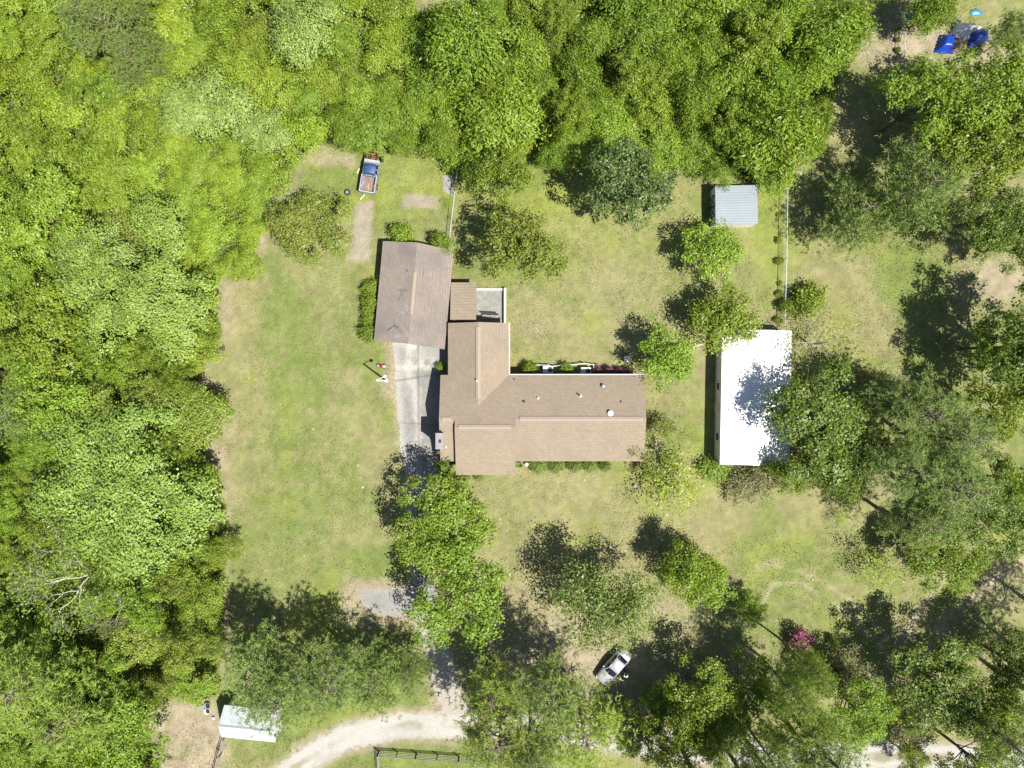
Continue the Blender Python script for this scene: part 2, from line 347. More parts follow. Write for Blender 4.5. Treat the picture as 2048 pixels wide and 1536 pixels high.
def col_conc(x, y):
    n = fbm(x, y, 3, 5); n2 = fbm(x, y, .8, 15); c = np.full(x.shape+(3,), 1.0)*np.array((.25,.247,.232))
    c = c*(.5+.6*n[..., None]+.4*n2[..., None])
    lx = sdline(x, y, pw([(822,690),(815,740),(830,780),(836,850),(838,940),(842,1000)])); d = 1-smooth(.0, .8, lx+1.2*(n2-.5))
    w = d*.7 + (1-smooth(.1, 1.1, -sdpoly(x, y, pw(DRIVE))+.9*(n2-.5)))*.6*(x < P(835, 0).x) + ell(x, y, 850, 728, 34, 11, .9)*.8*smooth(.3, .6, n2)+ell(x, y, 822, 735, 40, 5, .8)*.5
    c = c*(1-np.clip(w, 0, 1)[..., None])+np.array((.42,.40,.36))*np.clip(w, 0, 1)[..., None]
    for a, b in (((790,762),(892,745)),((793,845),(880,850)),((836,690),(838,950)),((800,918),(860,898)),((812,960),(872,960)),((845,880),(845,960)),((820,1100),(870,1100))):   # joints and cracks
        dd = sdline(x, y, pw([a, b]))+.25*(n2-.5); f = (1-smooth(.04, .16, abs(dd)))[..., None]*.55; c = c*(1-f)+np.array((.12,.115,.10))*f
    st = smooth(.55, .7, fbm(x, y, 1.8, 44))[..., None]*.25; return c*(1-st)+np.array((.15,.15,.145))*st
def col_grav(x, y):
    n = fbm(x, y, 2.5, 6); n2 = fbm(x, y, .5, 16); c = np.full(x.shape+(3,), 1.0)*np.array((.41,.395,.36))*(.78+.44*(n*.5+n2*.5))[..., None]
    d = sdline(x, y, pw(ROADL)); f = (1-smooth(.1, .7, d+1.2*(fbm(x, y, 1.5, 66)-.45)))[..., None]*.8*(smooth(.25, .5, fbm(x, y, 6, 67)))[..., None]; fe = smooth(1.0, 1.6, d+.8*(n2-.5))[..., None]*.5; c = c*(1-fe)+np.array((.30,.265,.20))*fe
    c = c*(1-f)+np.array((.22,.20,.12))*f
    f = smooth(.6, .75, n)[..., None]*.4; return c*(1-f)+np.array((.27,.24,.19))*f
def col_pad(x, y):
    n = fbm(x, y, 1.5, 7); n2 = fbm(x, y, .5, 17); c = np.full(x.shape+(3,), 1.0)*np.array((.25,.25,.245))*(.8+.4*n)[..., None]
    d = sdpoly(x, y, pw(PAD)); f = smooth(-1.2, -.1, d+2*(n2-.5))[..., None]*.5; return c*(1-f)+np.array((.32,.28,.22))*f
mg = surf_mat('gravel', .38, 9, .9, 14); mc = surf_mat('old concrete', .24, 5, .3, 18)
sheet('gravel_road', lambda x, y: sdline(x, y, pw(ROADL))-1.45+.4*(fbm(x, y, 2, 3)-.5), (480,1400,2250,1600), .2, .004, col_grav, mg, 'pale gravel road curving along the bottom of the property', .5)
sheet('gravel_drive', lambda x, y: sdline(x, y, pw(PATHL))-1.35, (800,1190,990,1480), .15, .008, col_grav, mg, 'gravel end of the drive running down to the road', .4)
sheet('driveway', lambda x, y: sdpoly(x, y, pw(DRIVE)), (780,680,900,1255), .1, .012, col_conc, mc, 'cracked grey concrete driveway between lawn and house', .16)
sheet('parking_pad', lambda x, y: sdpoly(x, y, pw(PAD)), (700,1160,860,1245), .12, .016, col_pad, mc, 'grey asphalt turning pad beside the drive', .35)
sheet('concrete_slab', lambda x, y: sdpoly(x, y, pw(SLAB)), (880,345,912,395), .08, .02, lambda x, y: np.full(x.shape+(3,), 1.0)*np.array((.27,.26,.24))*(.8+.4*fbm(x, y, .8, 9))[..., None], mc,
      'small grey concrete slab against the wire fence', .1)
# ------------------------------------------------------------ leaves and trees
def leaf_object(name, Q, tint, clump, material, parent=None):
    n = len(Q); m = bpy.data.meshes.new(name)
    m.vertices.add(n*4); m.vertices.foreach_set('co', Q.astype(np.float32).ravel())
    m.loops.add(n*4); m.loops.foreach_set('vertex_index', np.arange(n*4, dtype=np.int32))
    m.polygons.add(n); m.polygons.foreach_set('loop_start', np.arange(0, n*4, 4, dtype=np.int32)); m.update(calc_edges=True)
    for k, v in (('tint', tint), ('clump', clump)):
        a = m.attributes.new(k, 'FLOAT', 'POINT'); a.data.foreach_set('value', np.repeat(v, 4).astype(np.float32))
    m.materials.append(material)
    o = bpy.data.objects.new(name, m); C.objects.link(o)
    if parent: o.parent = parent
    return o
def nrm(a): return a/(np.linalg.norm(a, axis=-1, keepdims=True)+1e-9)
def leaf_quads(r, c, nrmv, axis, ln, wd):
    axis = nrm(axis-nrmv*np.sum(axis*nrmv, -1, keepdims=True)); side = np.cross(nrmv, axis)
    ln = ln[:, None]; wd = wd[:, None]
    b = c-axis*ln*.5; t = c+axis*ln*.5-nrmv*ln*.12; m1 = c+side*wd*.5+nrmv*ln*.06; m2 = c-side*wd*.5+nrmv*ln*.06
    return np.stack([b, m2, t, m1], 1)
def broad_leaves(seed, R, H, base, nl=9, nc=20, nv=28, ll=.22, lw=.135, lobe=.42, cr=.26, radial=1.0, up=.7, rnd=.75, low=-.25, zs=.75, squash=1.0, outw=.6):
    r = np.random.RandomState(seed); lobes = []
    for k in range(nl):
        a = 2.399963*k+r.uniform(-.9, .9); rr = lobe*R*r.uniform(.6, 1.35)
        rho = max(0, (R-rr*.85))*math.sqrt((k+.1)/nl)*r.uniform(.85, 1.08)
        q = min(1, rho/R); zc = base+(H-base-rr*.7)*(.30+.70*math.sqrt(max(0, 1-q*q)))*r.uniform(.72, 1.04)
        lobes.append((rho*math.cos(a), rho*math.sin(a)*squash, max(zc, base*.8), rr))
    Cc = []; Oc = []
    for (x, y, z, rr) in lobes:
        n = max(4, int(nc*(rr/(lobe*R))**1.5)); d = r.normal(size=(n*3, 3)); d = nrm(d); d = d[d[:, 2] > low][:n]
        p = np.array((x, y, z))+d*rr*r.uniform(.7, 1.08, (len(d), 1))*np.array((1, 1, zs)); Cc.append(p); Oc.append(np.tile((x, y, z-rr*.3), (len(d), 1)))
    Cc = np.concatenate(Cc); Oc = np.concatenate(Oc); n = len(Cc)
    cl = r.rand(n); k = r.poisson(nv, n)+3; id_ = np.repeat(np.arange(n), k); N = len(id_)
    out = nrm(Cc[id_]-Oc[id_]); off = r.normal(size=(N, 3))*cr*np.array((1, 1, .55))
    rad_ = nrm(Cc[id_]*np.array((1, 1, 0))+1e-6); off += rad_*(np.sum(off*rad_, -1, keepdims=True))*(radial-1)
    c = Cc[id_]+off; c[:, 2] -= .25*np.abs(np.sum(off*rad_, -1))*(radial > 1); c[:, 2] = np.maximum(c[:, 2], .05)
    nv_ = nrm(out*outw+nrm(off)*.35+np.array((0, 0, up*.55))+r.normal(size=(N, 3))*rnd*.55); ax = nrm(rad_*(radial-.6)+r.normal(size=(N, 3)))
    s = r.uniform(.65, 1.35, N)
    return leaf_quads(r, c, nv_, ax, ll*s, lw*s), r.rand(N), cl[id_], lobes, Cc
def trunk_mb(seed, H, lobes, r0, Cc=None, twigs=0, lean=.04):
    r = random.Random(seed); mb = MB(); top = max(l[2] for l in lobes)
    def ax(s): f = np.interp(s, [0, .35, .65, .92], [0, .3, .7, 1]); return Vector((tx*f, ty*f, top*s))
    tx, ty = r.uniform(-lean, lean)*H, r.uniform(-lean, lean)*H
    pts = [(0, 0, -.1), (tx*.3, ty*.3, top*.35), (tx*.7, ty*.7, top*.65), (tx, ty, top*.92)]
    mb.tube(pts, [r0*1.25, r0, r0*.75, r0*.3], 8)
    for (x, y, z, rr) in (lobes if len(lobes) < 12 else lobes[::max(1, len(lobes)//9)]):
        s = r.uniform(.25, .6); a = ax(s*.9); b = Vector((x, y, z))
        m_ = (a+b)/2+Vector((r.uniform(-.3, .3), r.uniform(-.3, .3), r.uniform(-.1, .5)))
        mb.tube([a, m_, b], [r0*.42, r0*.27, r0*.1], 5, False)
    if Cc is not None and twigs:
        for i in range(twigs):
            c = Cc[r.randrange(len(Cc))]; l = min(lobes, key=lambda q: (q[0]-c[0])**2+(q[1]-c[1])**2+(q[2]-c[2])**2)
            mb.tube([l[:3], (Vector(l[:3])+Vector(c))/2+Vector((0, 0, .15)), c], [r0*.16, r0*.11, .012], 4, False)
    return mb
PROTO = {}
def proto_tree(key, seed, R, H, base, lm, name='tree', bark='bark', twigs=10, r0=None, **kw):
    Q, t, c, lobes, Cc = broad_leaves(seed, R, H, base, **kw)
    root = bpy.data.objects.new(name, None); root.empty_display_size = .3
    lo = leaf_object('crown', Q, t, c, L[lm], root)
    to = trunk_mb(seed, H, lobes, r0 or .02*H+.03, Cc, twigs).build('trunk', M[bark], root)
    C.objects.unlink(lo); C.objects.unlink(to)
    PROTO[key] = (root, lo, to, float(np.percentile(np.hypot(Cc[:, 0], Cc[:, 1]), 93)), float(np.percentile(Cc[:, 2], 99)), name)
def pine_leaves(seed, R, H, base, tufts=900, bl=9, ln=.42, wd=.06):
    r = np.random.RandomState(seed); br = []
    nb = 34
    for k in range(nb):
        z = base+(H-base)*((k+.5)/nb)**.85; q = (z-base)/(H-base)
        L_ = R*(1-q**2.2)**.5*(.45+.55*min(1, (q+.12)*3))*r.uniform(.6, 1.08); a = 2.399963*k+r.uniform(-.6, .6)
        br.append((z, a, max(.5, L_)))
    wts = np.array([b[2] for b in br])**1.5; wts /= wts.sum(); n = r.multinomial(tufts, wts)
    Cc = []; A = []; cl = []
    for (z, a, L_), k in zip(br, n):
        t = r.uniform(.25, 1, k)**.55; sp = .14*L_+.22
        off = r.normal(size=(k, 3))*np.array((sp, sp, .22)); d = np.array((math.cos(a), math.sin(a), .22))
        Cc.append(d*L_*t[:, None]+off+np.array((0, 0, z))); A.append(np.tile(d, (k, 1))); cl.append(np.full(k, r.rand()))
    Cc = np.concatenate(Cc); A = np.concatenate(A); cl = np.concatenate(cl); id_ = np.repeat(np.arange(len(Cc)), bl); N = len(id_)
    d = nrm(A[id_]*.6+np.array((0, 0, .45))+r.normal(size=(N, 3))*.75); s = r.uniform(.7, 1.25, N)
    c = Cc[id_]+d*ln*.5*s[:, None]; nv = nrm(np.cross(d, r.normal(size=(N, 3))))
    nv[:, 2] = np.abs(nv[:, 2])+.2; nv = nrm(nv)
    return leaf_quads(r, c, nv, d, ln*s, wd*s), r.rand(N), cl[id_], br
def proto_pine(key, seed, R, H, base, lm='pine', bark='barkpine', dead=6, **kw):
    Q, t, c, br = pine_leaves(seed, R, H, base, **kw); r = random.Random(seed)
    root = bpy.data.objects.new('pine_tree', None); root.empty_display_size = .3
    lo = leaf_object('crown', Q, t, c, L[lm], root); mb = MB()
    mb.tube([(0,0,-.1), (.1,.05,H*.4), (.0,.1,H*.8), (0,.1,H*.98)], [.27*H/16, .2*H/16, .11*H/16, .02], 8)
    for (z, a, L_) in br:
        e = Vector((math.cos(a)*L_, math.sin(a)*L_, z+.22*L_)); mb.tube([(0, .05, z-.1), e*.5+Vector((0, 0, z*.5-.05)), e], [.06, .04, .012], 4, False)
    for k in range(dead):
        a = r.uniform(0, 6.28); z = base-r.uniform(0, base*.35); e = (math.cos(a)*r.uniform(1, 2.6), math.sin(a)*r.uniform(1, 2.6), z+r.uniform(-.2, .4))
        mb.tube([(0, .05, z), e], [.05, .01], 4, False)
    to = mb.build('trunk', M[bark], root); C.objects.unlink(lo); C.objects.unlink(to)
    PROTO[key] = (root, lo, to, R, H, 'pine_tree')
first_used = {}
def plant(key, px, py, rpx, h, label, cat='tree', group=None, zf=.8, rz=None, sq=1.0, name=None):
    """crown seen at photo pixel (px,py) with radius rpx; h = tree height in metres"""
    root, lo, to, R, H, nm = PROTO[key]
    p = P(px, py, h*zf); s = rpx/K*(1-h*zf/HC)/R
    p0 = root.copy(); p0.name = name or nm; C.objects.link(p0)
    for c in (lo, to):
        d = c.copy(); C.objects.link(d); d.parent = p0
    p0.location = (p.x, p.y, 0); p0.scale = (s, s*sq, h/H)
    p0.rotation_euler = (0, 0, rz if rz is not None else random.Random(int(px*7+py*13)).uniform(0, 6.28))
    return tag(p0, label, cat, group)
def bare_mb(seed, H, R, r0, depth=4, start=.3, up=.5):
    r = random.Random(seed); mb = MB(); ends = []
    def grow(a, d, L_, rr, k):
        b = a+d*L_; m_ = (a+b)/2+Vector((r.uniform(-1, 1), r.uniform(-1, 1), r.uniform(-.5, .5)))*L_*.09
        mb.tube([a, m_, b], [rr, rr*.8, rr*.6], 6 if k > 2 else 4, False)
        if k == 0: ends.append(b); return
        for i in range(3 if k > 1 else 4):
            q = (d+Vector((r.uniform(-1, 1), r.uniform(-1, 1), r.uniform(-.35, .6)))*.8).normalized()
            s = b if i == 0 else a+(b-a)*r.uniform(.45, 1)
            grow(s, q, L_*r.uniform(.55, .8), rr*.55, k-1)
    mb.tube([(0, 0, -.1), (0, 0, H*start)], [r0*1.2, r0], 8, False)
    for i in range(5):
        a = i*1.2566+r.uniform(-.4, .4); d = Vector((math.cos(a), math.sin(a), up)).normalized()
        grow(Vector((0, 0, H*start*r.uniform(.85, 1))), d, R*.42, r0*.6, depth)
    return mb, ends
def proto_bare(key, seed, R, H, lm, leaves=2500, bark='barkpale', depth=4, start=.3, ll=.2, up=.5):
    mb, ends = bare_mb(seed, H, R, .011*H+.02, depth, start, up); r = np.random.RandomState(seed)
    E = np.array([tuple(e) for e in ends]); id_ = r.randint(0, len(E), leaves); c = E[id_]+r.normal(size=(leaves, 3))*.28; N = leaves
    Q = leaf_quads(r, c, nrm(r.normal(size=(N, 3))*.6+np.array((0, 0, .6))), r.normal(size=(N, 3)), r.uniform(.7, 1.3, N)*ll, r.uniform(.7, 1.3, N)*ll*.55)
    root = bpy.data.objects.new('tree', None); root.empty_display_size = .3
    lo = leaf_object('crown', Q, r.rand(N), r.rand(len(E))[id_], L[lm], root); to = mb.build('trunk', M[bark], root)
    C.objects.unlink(lo); C.objects.unlink(to)
    PROTO[key] = (root, lo, to, max(R, float(np.percentile(np.hypot(E[:, 0], E[:, 1]), 92))), max(H, float(E[:, 2].max())), 'tree')
# ------------------------------------------------------------ buildings
M['shingle'] = shingle_mat('tan shingles', (.23,.185,.135), (.335,.275,.205), (.20,.172,.145))
M['oldshingle'] = shingle_mat('weathered brown shingles', (.20,.165,.14), (.295,.25,.215), (.155,.145,.14), line=.25, stain_amt=.9)
M['cap'] = mat('ridge cap', (.31,.25,.20), .9, noise=.12, nscale=12)
M['white'] = mat('white paint', (.78,.78,.75), .55, noise=.06, nscale=3)
M['brick'] = mat('brick wall', (.33,.17,.12), .9, noise=.3, nscale=8)
M['stucco'] = mat('pale chimney render', (.27,.27,.275), .9, noise=.14, nscale=7, bump=.3)
M['black'] = mat('black plastic', (.015,.015,.017), .6)
M['dark'] = mat('dark opening', (.02,.02,.022), .9)
M['gutter'] = mat('gutter', (.62,.63,.66), .4, metal=.2)
M['torn'] = mat('torn felt', (.15,.15,.145), .95, noise=.4, nscale=9)
M['felt'] = mat('exposed grey felt', (.235,.235,.225), .95, noise=.2, nscale=9)
M['steel'] = mat('grey steel', (.45,.46,.48), .45, metal=.7)
M['wood'] = mat('weathered board', (.30,.28,.24), .95, noise=.3, nscale=6, bump=.3)
M['door'] = mat('garage door', (.6,.58,.54), .6)
M['glass'] = mat('window glass', (.02,.03,.04), .08, spec=.8)
def metal_roof(name, c, rib=.23, axis=0, rough=.4, metal=.0, dirt=.12):
    m = mat(name, c, rough, metal, noise=dirt, nscale=1.2); nt = m.node_tree; b = nt.nodes['Principled BSDF']
    tc = node(nt, 'ShaderNodeTexCoord'); sp = node(nt, 'ShaderNodeSeparateXYZ'); nt.links.new(tc.outputs['Object'], sp.inputs[0])
    w = mathn(nt, 'PINGPONG', sp.outputs[axis], rib/2); h = mathn(nt, 'GREATER_THAN', w, rib*.38)
    bp = node(nt, 'ShaderNodeBump'); bp.inputs['Strength'].default_value = .6; bp.inputs['Distance'].default_value = .03
    nt.links.new(h, bp.inputs['Height']); nt.links.new(bp.outputs[0], b.inputs['Normal'])
    src = b.inputs['Base Color'].links[0].from_socket
    nt.links.new(mixc(nt, mathn(nt, 'MULTIPLY', h, .22), src, tuple(x*.6 for x in c)), b.inputs['Base Color'])
    return m
M['galv'] = metal_roof('ribbed metal roof', (.33,.37,.41), .23, 1)
M['galv2'] = metal_roof('ribbed barn roof', (.56,.60,.62), .28, 0)
M['whiteroof'] = metal_roof('white metal roof', (.86,.86,.87), .3, 1, dirt=.03)
def add_litter(m, col, lo, hi, xscale=.35, yscale=5):
    nt = m.node_tree; b = nt.nodes['Principled BSDF']; src = b.inputs['Base Color'].links[0].from_socket
    tc = node(nt, 'ShaderNodeTexCoord'); mp = node(nt, 'ShaderNodeMapping'); nt.links.new(tc.outputs['Object'], mp.inputs[0]); mp.inputs['Scale'].default_value = (xscale, yscale, 1)
    n = node(nt, 'ShaderNodeTexNoise'); n.inputs['Scale'].default_value = 2.2; n.inputs['Detail'].default_value = 6; nt.links.new(mp.outputs[0], n.inputs[0])
    n2 = node(nt, 'ShaderNodeTexNoise'); n2.inputs['Scale'].default_value = .45; nt.links.new(tc.outputs['Object'], n2.inputs[0])
    sp = node(nt, 'ShaderNodeSeparateXYZ'); nt.links.new(tc.outputs['Object'], sp.inputs[0])
    g = mathn(nt, 'ADD', mathn(nt, 'MULTIPLY', sp.outputs[0], .022), mathn(nt, 'MULTIPLY', n2.outputs[0], .35))
    f = mathn(nt, 'MULTIPLY', mathn(nt, 'SUBTRACT', mathn(nt, 'ADD', n.outputs[0], g), lo, True), hi, True)
    nt.links.new(mixc(nt, f, src, col), b.inputs['Base Color'])
add_litter(M['whiteroof'], (.22,.19,.14), .80, 8)
M['whitewall'] = mat('white siding', (.66,.66,.68), .6, noise=.05, nscale=2)
# ---- the house: heights fitted from the photo (eaves 2.5, main ridge 4.15, front ridge 4.45)
EV, PT = 2.5, .337
def Y_(py, h): return (768-py)/K*(1-h/HC)
def X_(px, h): return (px-1024)/K*(1-h/HC)
house = thing('house', 'brick ranch house with tan shingled roofs, L shaped, in the middle of the lot', 'house', (0, 0, 0))
xW, xE = X_(881, EV), X_(1287, EV); yN = Y_(750, EV); yR = yN-(4.15-EV)/PT; yS = yR-(4.15-EV)/PT
xF0, xF1 = X_(912, EV), X_(1031, EV); yFS = Y_(950, EV); zF = 4.45; yFR = yN-(zF-EV)/PT
xN0, xN1 = X_(896, EV), X_(1018, EV); xNR = (xN0+xN1)/2; zNR = EV+(xN1-xNR)*PT; yNN = Y_(646, EV); yNJ = yN-(zNR-EV)/PT
T = .14
roof = MB()
# north slope with the front part continued up to its own ridge
roof.slab([(xW,yR,4.15),(xW,yN,EV),(xN0,yN,EV),(xNR,yNJ,zNR),(xN1,yN,EV),(xE,yN,EV),(xE,yR,4.15),(xF1,yR,4.15),(xF1,yFR,zF),(xF0,yFR,zF),(xF0,yR,4.15)], T)
roof.slab([(xF1,yR,4.15),(xE,yR,4.15),(xE,yS,EV),(xF1,yS,EV)], T)
roof.slab([(xW,yR,4.15),(xF0,yR,4.15),(xF0,yS,EV),(xW,yS,EV)], T)
roof.slab([(xF0,yFR,zF),(xF1,yFR,zF),(xF1,yFS,EV+.02),(xF0,yFS,EV+.02)], T+.02)
ro = roof.build('roof', M['shingle'], house)
nw = MB(); nw.slab([(xN0,yNN,EV),(xNR,yNN,zNR),(xNR,yNJ,zNR),(xN0,yN,EV)], T); nw.slab([(xNR,yNN,zNR),(xN1,yNN,EV),(xN1,yN,EV),(xNR,yNJ,zNR)], T)
nw.build('roof', M['shingle'], house)
w = MB(); i = .45
w.box(xW+i, xE-i, yS+i, yN-i, 0, EV-.02); w.box(xN0+i, xN1-i, yN-i, yNN-i, 0, EV-.02); w.box(xF0+i, xF1-i, yFS+i, yS+i, 0, EV-.02)
for x0, x1, ya, yb, zr, yr in ((xW+i, xW+i+.15, yS+i, yN-i, 4.0, yR), (xE-i-.15, xE-i, yS+i, yN-i, 4.0, yR), (xF0+.02, xF0+.14, yFS+.1, yR-.6, 4.25, yFR), (xF1-.14, xF1-.02, yFS+.1, yR-.6, 4.25, yFR)):
    e = EV-.1
    w.add([(x0,ya,e),(x0,yb,EV+(.0 if yb > yR-.3 else 1.2)-.1),(x0,yr,zr-.05),(x1,ya,e),(x1,yb,EV+(.0 if yb > yR-.3 else 1.2)-.1),(x1,yr,zr-.05)], [(0,1,2),(5,4,3),(0,2,5,3),(2,1,4,5),(0,3,4,1)])
w.add([(xN0+i,yNN-i,EV-.1),(xN1-i,yNN-i,EV-.1),(xNR,yNN-i,zNR-.2),(xN0+i,yNN-i-.15,EV-.1),(xN1-i,yNN-i-.15,EV-.1),(xNR,yNN-i-.15,zNR-.2)], [(0,1,2),(5,4,3),(0,2,5,3),(2,1,4,5)])
w.build('wall', M['brick'], house)
def vent_ridge(x0, x1, y, z, parent, ax=0, wd=.27, m='cap'):
    mb = MB()
    if ax == 0: mb.slab([(x0,y+wd,z-.02),(x1,y+wd,z-.02),(x1,y,z+.075),(x0,y,z+.075)], .07).slab([(x0,y,z+.075),(x1,y,z+.075),(x1,y-wd,z-.02),(x0,y-wd,z-.02)], .07)
    else: mb.slab([(y-wd,x0,z-.02),(y,x0,z+.075),(y,x1,z+.075),(y-wd,x1,z-.02)], .07).slab([(y,x0,z+.075),(y+wd,x0,z-.02),(y+wd,x1,z-.02),(y,x1,z+.075)], .07)
    return mb.build('ridge_vent', M[m], parent)
vent_ridge(xF1+.45, xE-.35, yR, 4.16, house); vent_ridge(xF0+.4, xF1-.5, yFR, zF+.01, house); vent_ridge(xW+.3, xF0-.35, yR, 4.16, house)
vent_ridge(yNN-.5, Y_(797, 3.7), xNR, zNR+.01, house, 1)
for x0, x1, ya, yb in ((xN1+.02, xE+.02, yN-.0, yN+.11), (xN1, xN1+.11, yN+.12, yNN)): MB().box(x0, x1, ya, yb, EV-.16, EV-.03).build('gutter', M['gutter'], house)
def win(parent, x, y, z, wx, wz, face):
    f = MB(); g = MB(); t = .04
    if face in 'NS':
        s = 1 if face == 'N' else -1
        f.obox((x, y+s*.03, z), (wx/2+.07, .03, wz/2+.07)); g.obox((x, y+s*.07, z), (wx/2, .012, wz/2))
    else:
        s = 1 if face == 'E' else -1
        f.obox((x+s*.03, y, z), (.03, wx/2+.07, wz/2+.07)); g.obox((x+s*.07, y, z), (.012, wx/2, wz/2))
    fo = f.build('window', M['white'], parent); g.build('pane', M['glass'], fo)
for x in (11.5, 7.5, 3.5): win(house, x, yS+i, 1.5, 1.4, 1.1, 'S')
for x in (-4.5, -1.8): win(house, x, yFS+i, 1.45, 1.5, 1.3, 'S')
for x in (12.5, 9, 4): win(house, x, yN-i, 1.6, 1.1, 1.0, 'N')
win(house, xW+i, 0.2, 1.5, 1.3, 1.1, 'W'); win(house, xE-i, -1, 1.5, 1.2, 1.1, 'E'); win(house, xN1-i, 4.2, 1.5, 1.5, 1.2, 'E')
d = MB().obox((1.3, yS+i-.05, 1.0), (.48, .04, 1.02)).build('door', M['white'], house); MB().obox((1.65, yS+i-.12, 1.0), (.03, .04, .03)).build('handle', M['steel'], d)
# chimney on the west wall
ch = MB(); cx0, cx1 = X_(872, 4.4), X_(886.5, 4.4); cy1, cy0 = Y_(867, 4.4), Y_(897.5, 4.4)
ch.box(cx0, cx1, cy0, cy1, 2.6, 4.4); ch.box(cx0-.02, cx1+.02, cy0-.45, cy1+.3, 0, 2.0)
ch.add([(cx0-.02,cy0-.45,2.0),(cx1+.02,cy0-.45,2.0),(cx1+.02,cy1+.3,2.0),(cx0-.02,cy1+.3,2.0),(cx0,cy0,2.6),(cx1,cy0,2.6),(cx1,cy1,2.6),(cx0,cy1,2.6)], [(0,1,5,4),(1,2,6,5),(2,3,7,6),(3,0,4,7)])
ch.box(cx0-.05, cx1+.05, cy0-.05, cy1+.05, 4.4, 4.47); cho = ch.build('chimney', M['stucco'], house)
mx_, my_ = (cx0+cx1)/2+.02, (cy0+cy1)/2; MB().box(mx_-.13, mx_+.15, my_-.18, my_+.18, 4.47, 4.50).build('flue', mat('sooty red flue', (.10,.02,.015), .9), cho)
MB().slab([(cx1-.02,cy1+.05,3.0),(cx1+.28,cy1+.05,3.12),(cx1+.28,cy0-.05,3.12),(cx1-.02,cy0-.05,3.0)], .05).build('flashing', M['white'], cho)
def zroof(x, y):
    if y > yR and not (xN0 < x < xN1 and y > yNJ): return EV+(yN-y)*PT
    return 4.15-(yR-y)*PT
def pipe(px, py, r, h, m, cap=False, kind='vent_pipe'):
    z0 = 3.4; x, y = X_(px, z0), Y_(py, z0); z0 = zroof(x, y); x, y = X_(px, z0), Y_(py, z0)
    mb = MB().cyl((x, y), r, z0-.1, z0+h, 14); 
    if cap: mb.tube([(x,y,z0+h),(x,y,z0+h+.05),(x,y,z0+h+.12)], [r*1.25, r*1.25, r*.5], 14)
    else: mb.cyl((x, y), r*2.0, z0-.04, z0+.05, 10)
    return mb.build(kind, m, house)
pipe(1048, 803, .07, .3, M['black']); pipe(1076, 796, .07, .25, M['gutter']); pipe(1161, 792, .08, .75, M['gutter']); pipe(1243, 804, .07, .22, M['torn']); pipe(1029, 759, .07, .2, M['torn'])
pipe(1206, 772, .17, .22, M['steel'], True); pipe(1220.5, 826.5, .25, .16, M['white'], True, 'roof_vent')
MB().cyl((xNR-.1, Y_(761, 3.8)), .09, zNR-.05, zNR+.35, 12).build('vent_pipe', M['white'], house)
# breezeway between garage and house
bw = thing('breezeway', 'low tan shingled link roof between the garage and the back of the house', 'breezeway', (X_(928,2.3), Y_(603,2.3), 0))
bx0, bx1, by1, by0 = X_(901,2.3), X_(952.5,2.3), Y_(564,2.3), yNN+.35
bo = bw.location
MB().slab([(bx0-bo.x,by0-bo.y,2.75),(bx1-bo.x,by0-bo.y,2.75),(bx1-bo.x,by1-bo.y,1.95),(bx0-bo.x,by1-bo.y,1.95)], .12).build('roof', M['shingle'], bw)
MB().box(bx0+.3-bo.x, bx1-.12-bo.x, by0-bo.y, by1-.25-bo.y, 0, 1.85).build('wall', M['brick'], bw)
# walled patio
pt = thing('patio', 'grey walled patio behind the house with white coping', 'patio', (X_(983,0), Y_(612,0), 0)); po = pt.location
px0, px1, py1, py0 = X_(952,.5)-po.x, X_(1012.5,.5)-po.x, Y_(575.5,.5)-po.y, Y_(650,.5)-po.y
MB().box(px0, px1-.1, py0, py1-.1, -.05, .05).build('floor', mat('patio floor', (.23,.235,.215), .9, noise=.16, nscale=1.6), pt)
MB().box(px1-.28, px1, py0, py1, 0, .55).box(px0, px1-.28, py1-.28, py1, 0, .2).build('wall', mat('pale patio wall', (.45,.445,.42), .85, noise=.1, nscale=4), pt)
bn = thing('bench', 'slatted bench on the walled patio', 'bench', P(981, 632.5, 0)+Vector((0, 0, .05)), rad(-3)); b = MB()
for k in range(3): b.box(-.95, .95, -.36+k*.16, -.24+k*.16, .42, .45)
b.build('seat', M['wood'], bn); b = MB()
for k in range(3): b.box(-.95, .95, .2+k*.02, .23+k*.02, .52+k*.15, .62+k*.15)
b.build('backrest', M['black'], bn)
for x in (-.85, .85):
    for y in (-.3, .18): MB().box(x-.03, x+.03, y-.03, y+.03, 0, .42 if y < 0 else .95).build('leg', M['black'], bn)
# ---- garage
gc = P(827.5, 588, 2.1); ga = rad(-5.2)
gar = thing('garage', 'detached garage with weathered grey brown shingles torn in two places', 'garage', (gc.x, gc.y, 0), ga)
gw, gl, ge, gr = 4.07, 5.72, 2.0, 2.95
g = MB(); ql = [(-gw,-gl,ge),(0,-gl-.02,gr),(0,gl+.02,gr),(-gw,gl,ge)]; g.slab(ql, .13)
g.slab([(0,-gl-.02,gr),(gw,-gl-.25,ge),(gw,gl-.35,ge),(0,gl+.02,gr)], .13).build('roof', M['oldshingle'], gar)
g = MB().box(-gw+.35, gw-.35, -gl+.35, gl-.45, 0, ge-.05)
for y in (-gl+.35, gl-.6): g.add([(-gw+.35,y,ge-.1),(gw-.35,y,ge-.1),(0,y,gr-.18),(-gw+.35,y+.15,ge-.1),(gw-.35,y+.15,ge-.1),(0,y+.15,gr-.18)], [(0,1,2),(5,4,3),(0,2,5,3),(2,1,4,5)])
g.build('wall', M['brick'], gar); MB().box(-2.4, 2.4, -gl+.28, -gl+.35, 0, 1.85).build('garage_door', M['door'], gar)
vent_ridge(-2.3, 2.35, .0, gr+.01, gar, 1, .22, 'cap')
def gz(x): return gr-abs(x)*(gr-ge)/gw
def patch(name, pts, m, lift=.012, t=.02):
    return MB().slab([(x, y, gz(x)+lift) for x, y in pts], t).build(name, M[m], gar)
rr = random.Random(5)
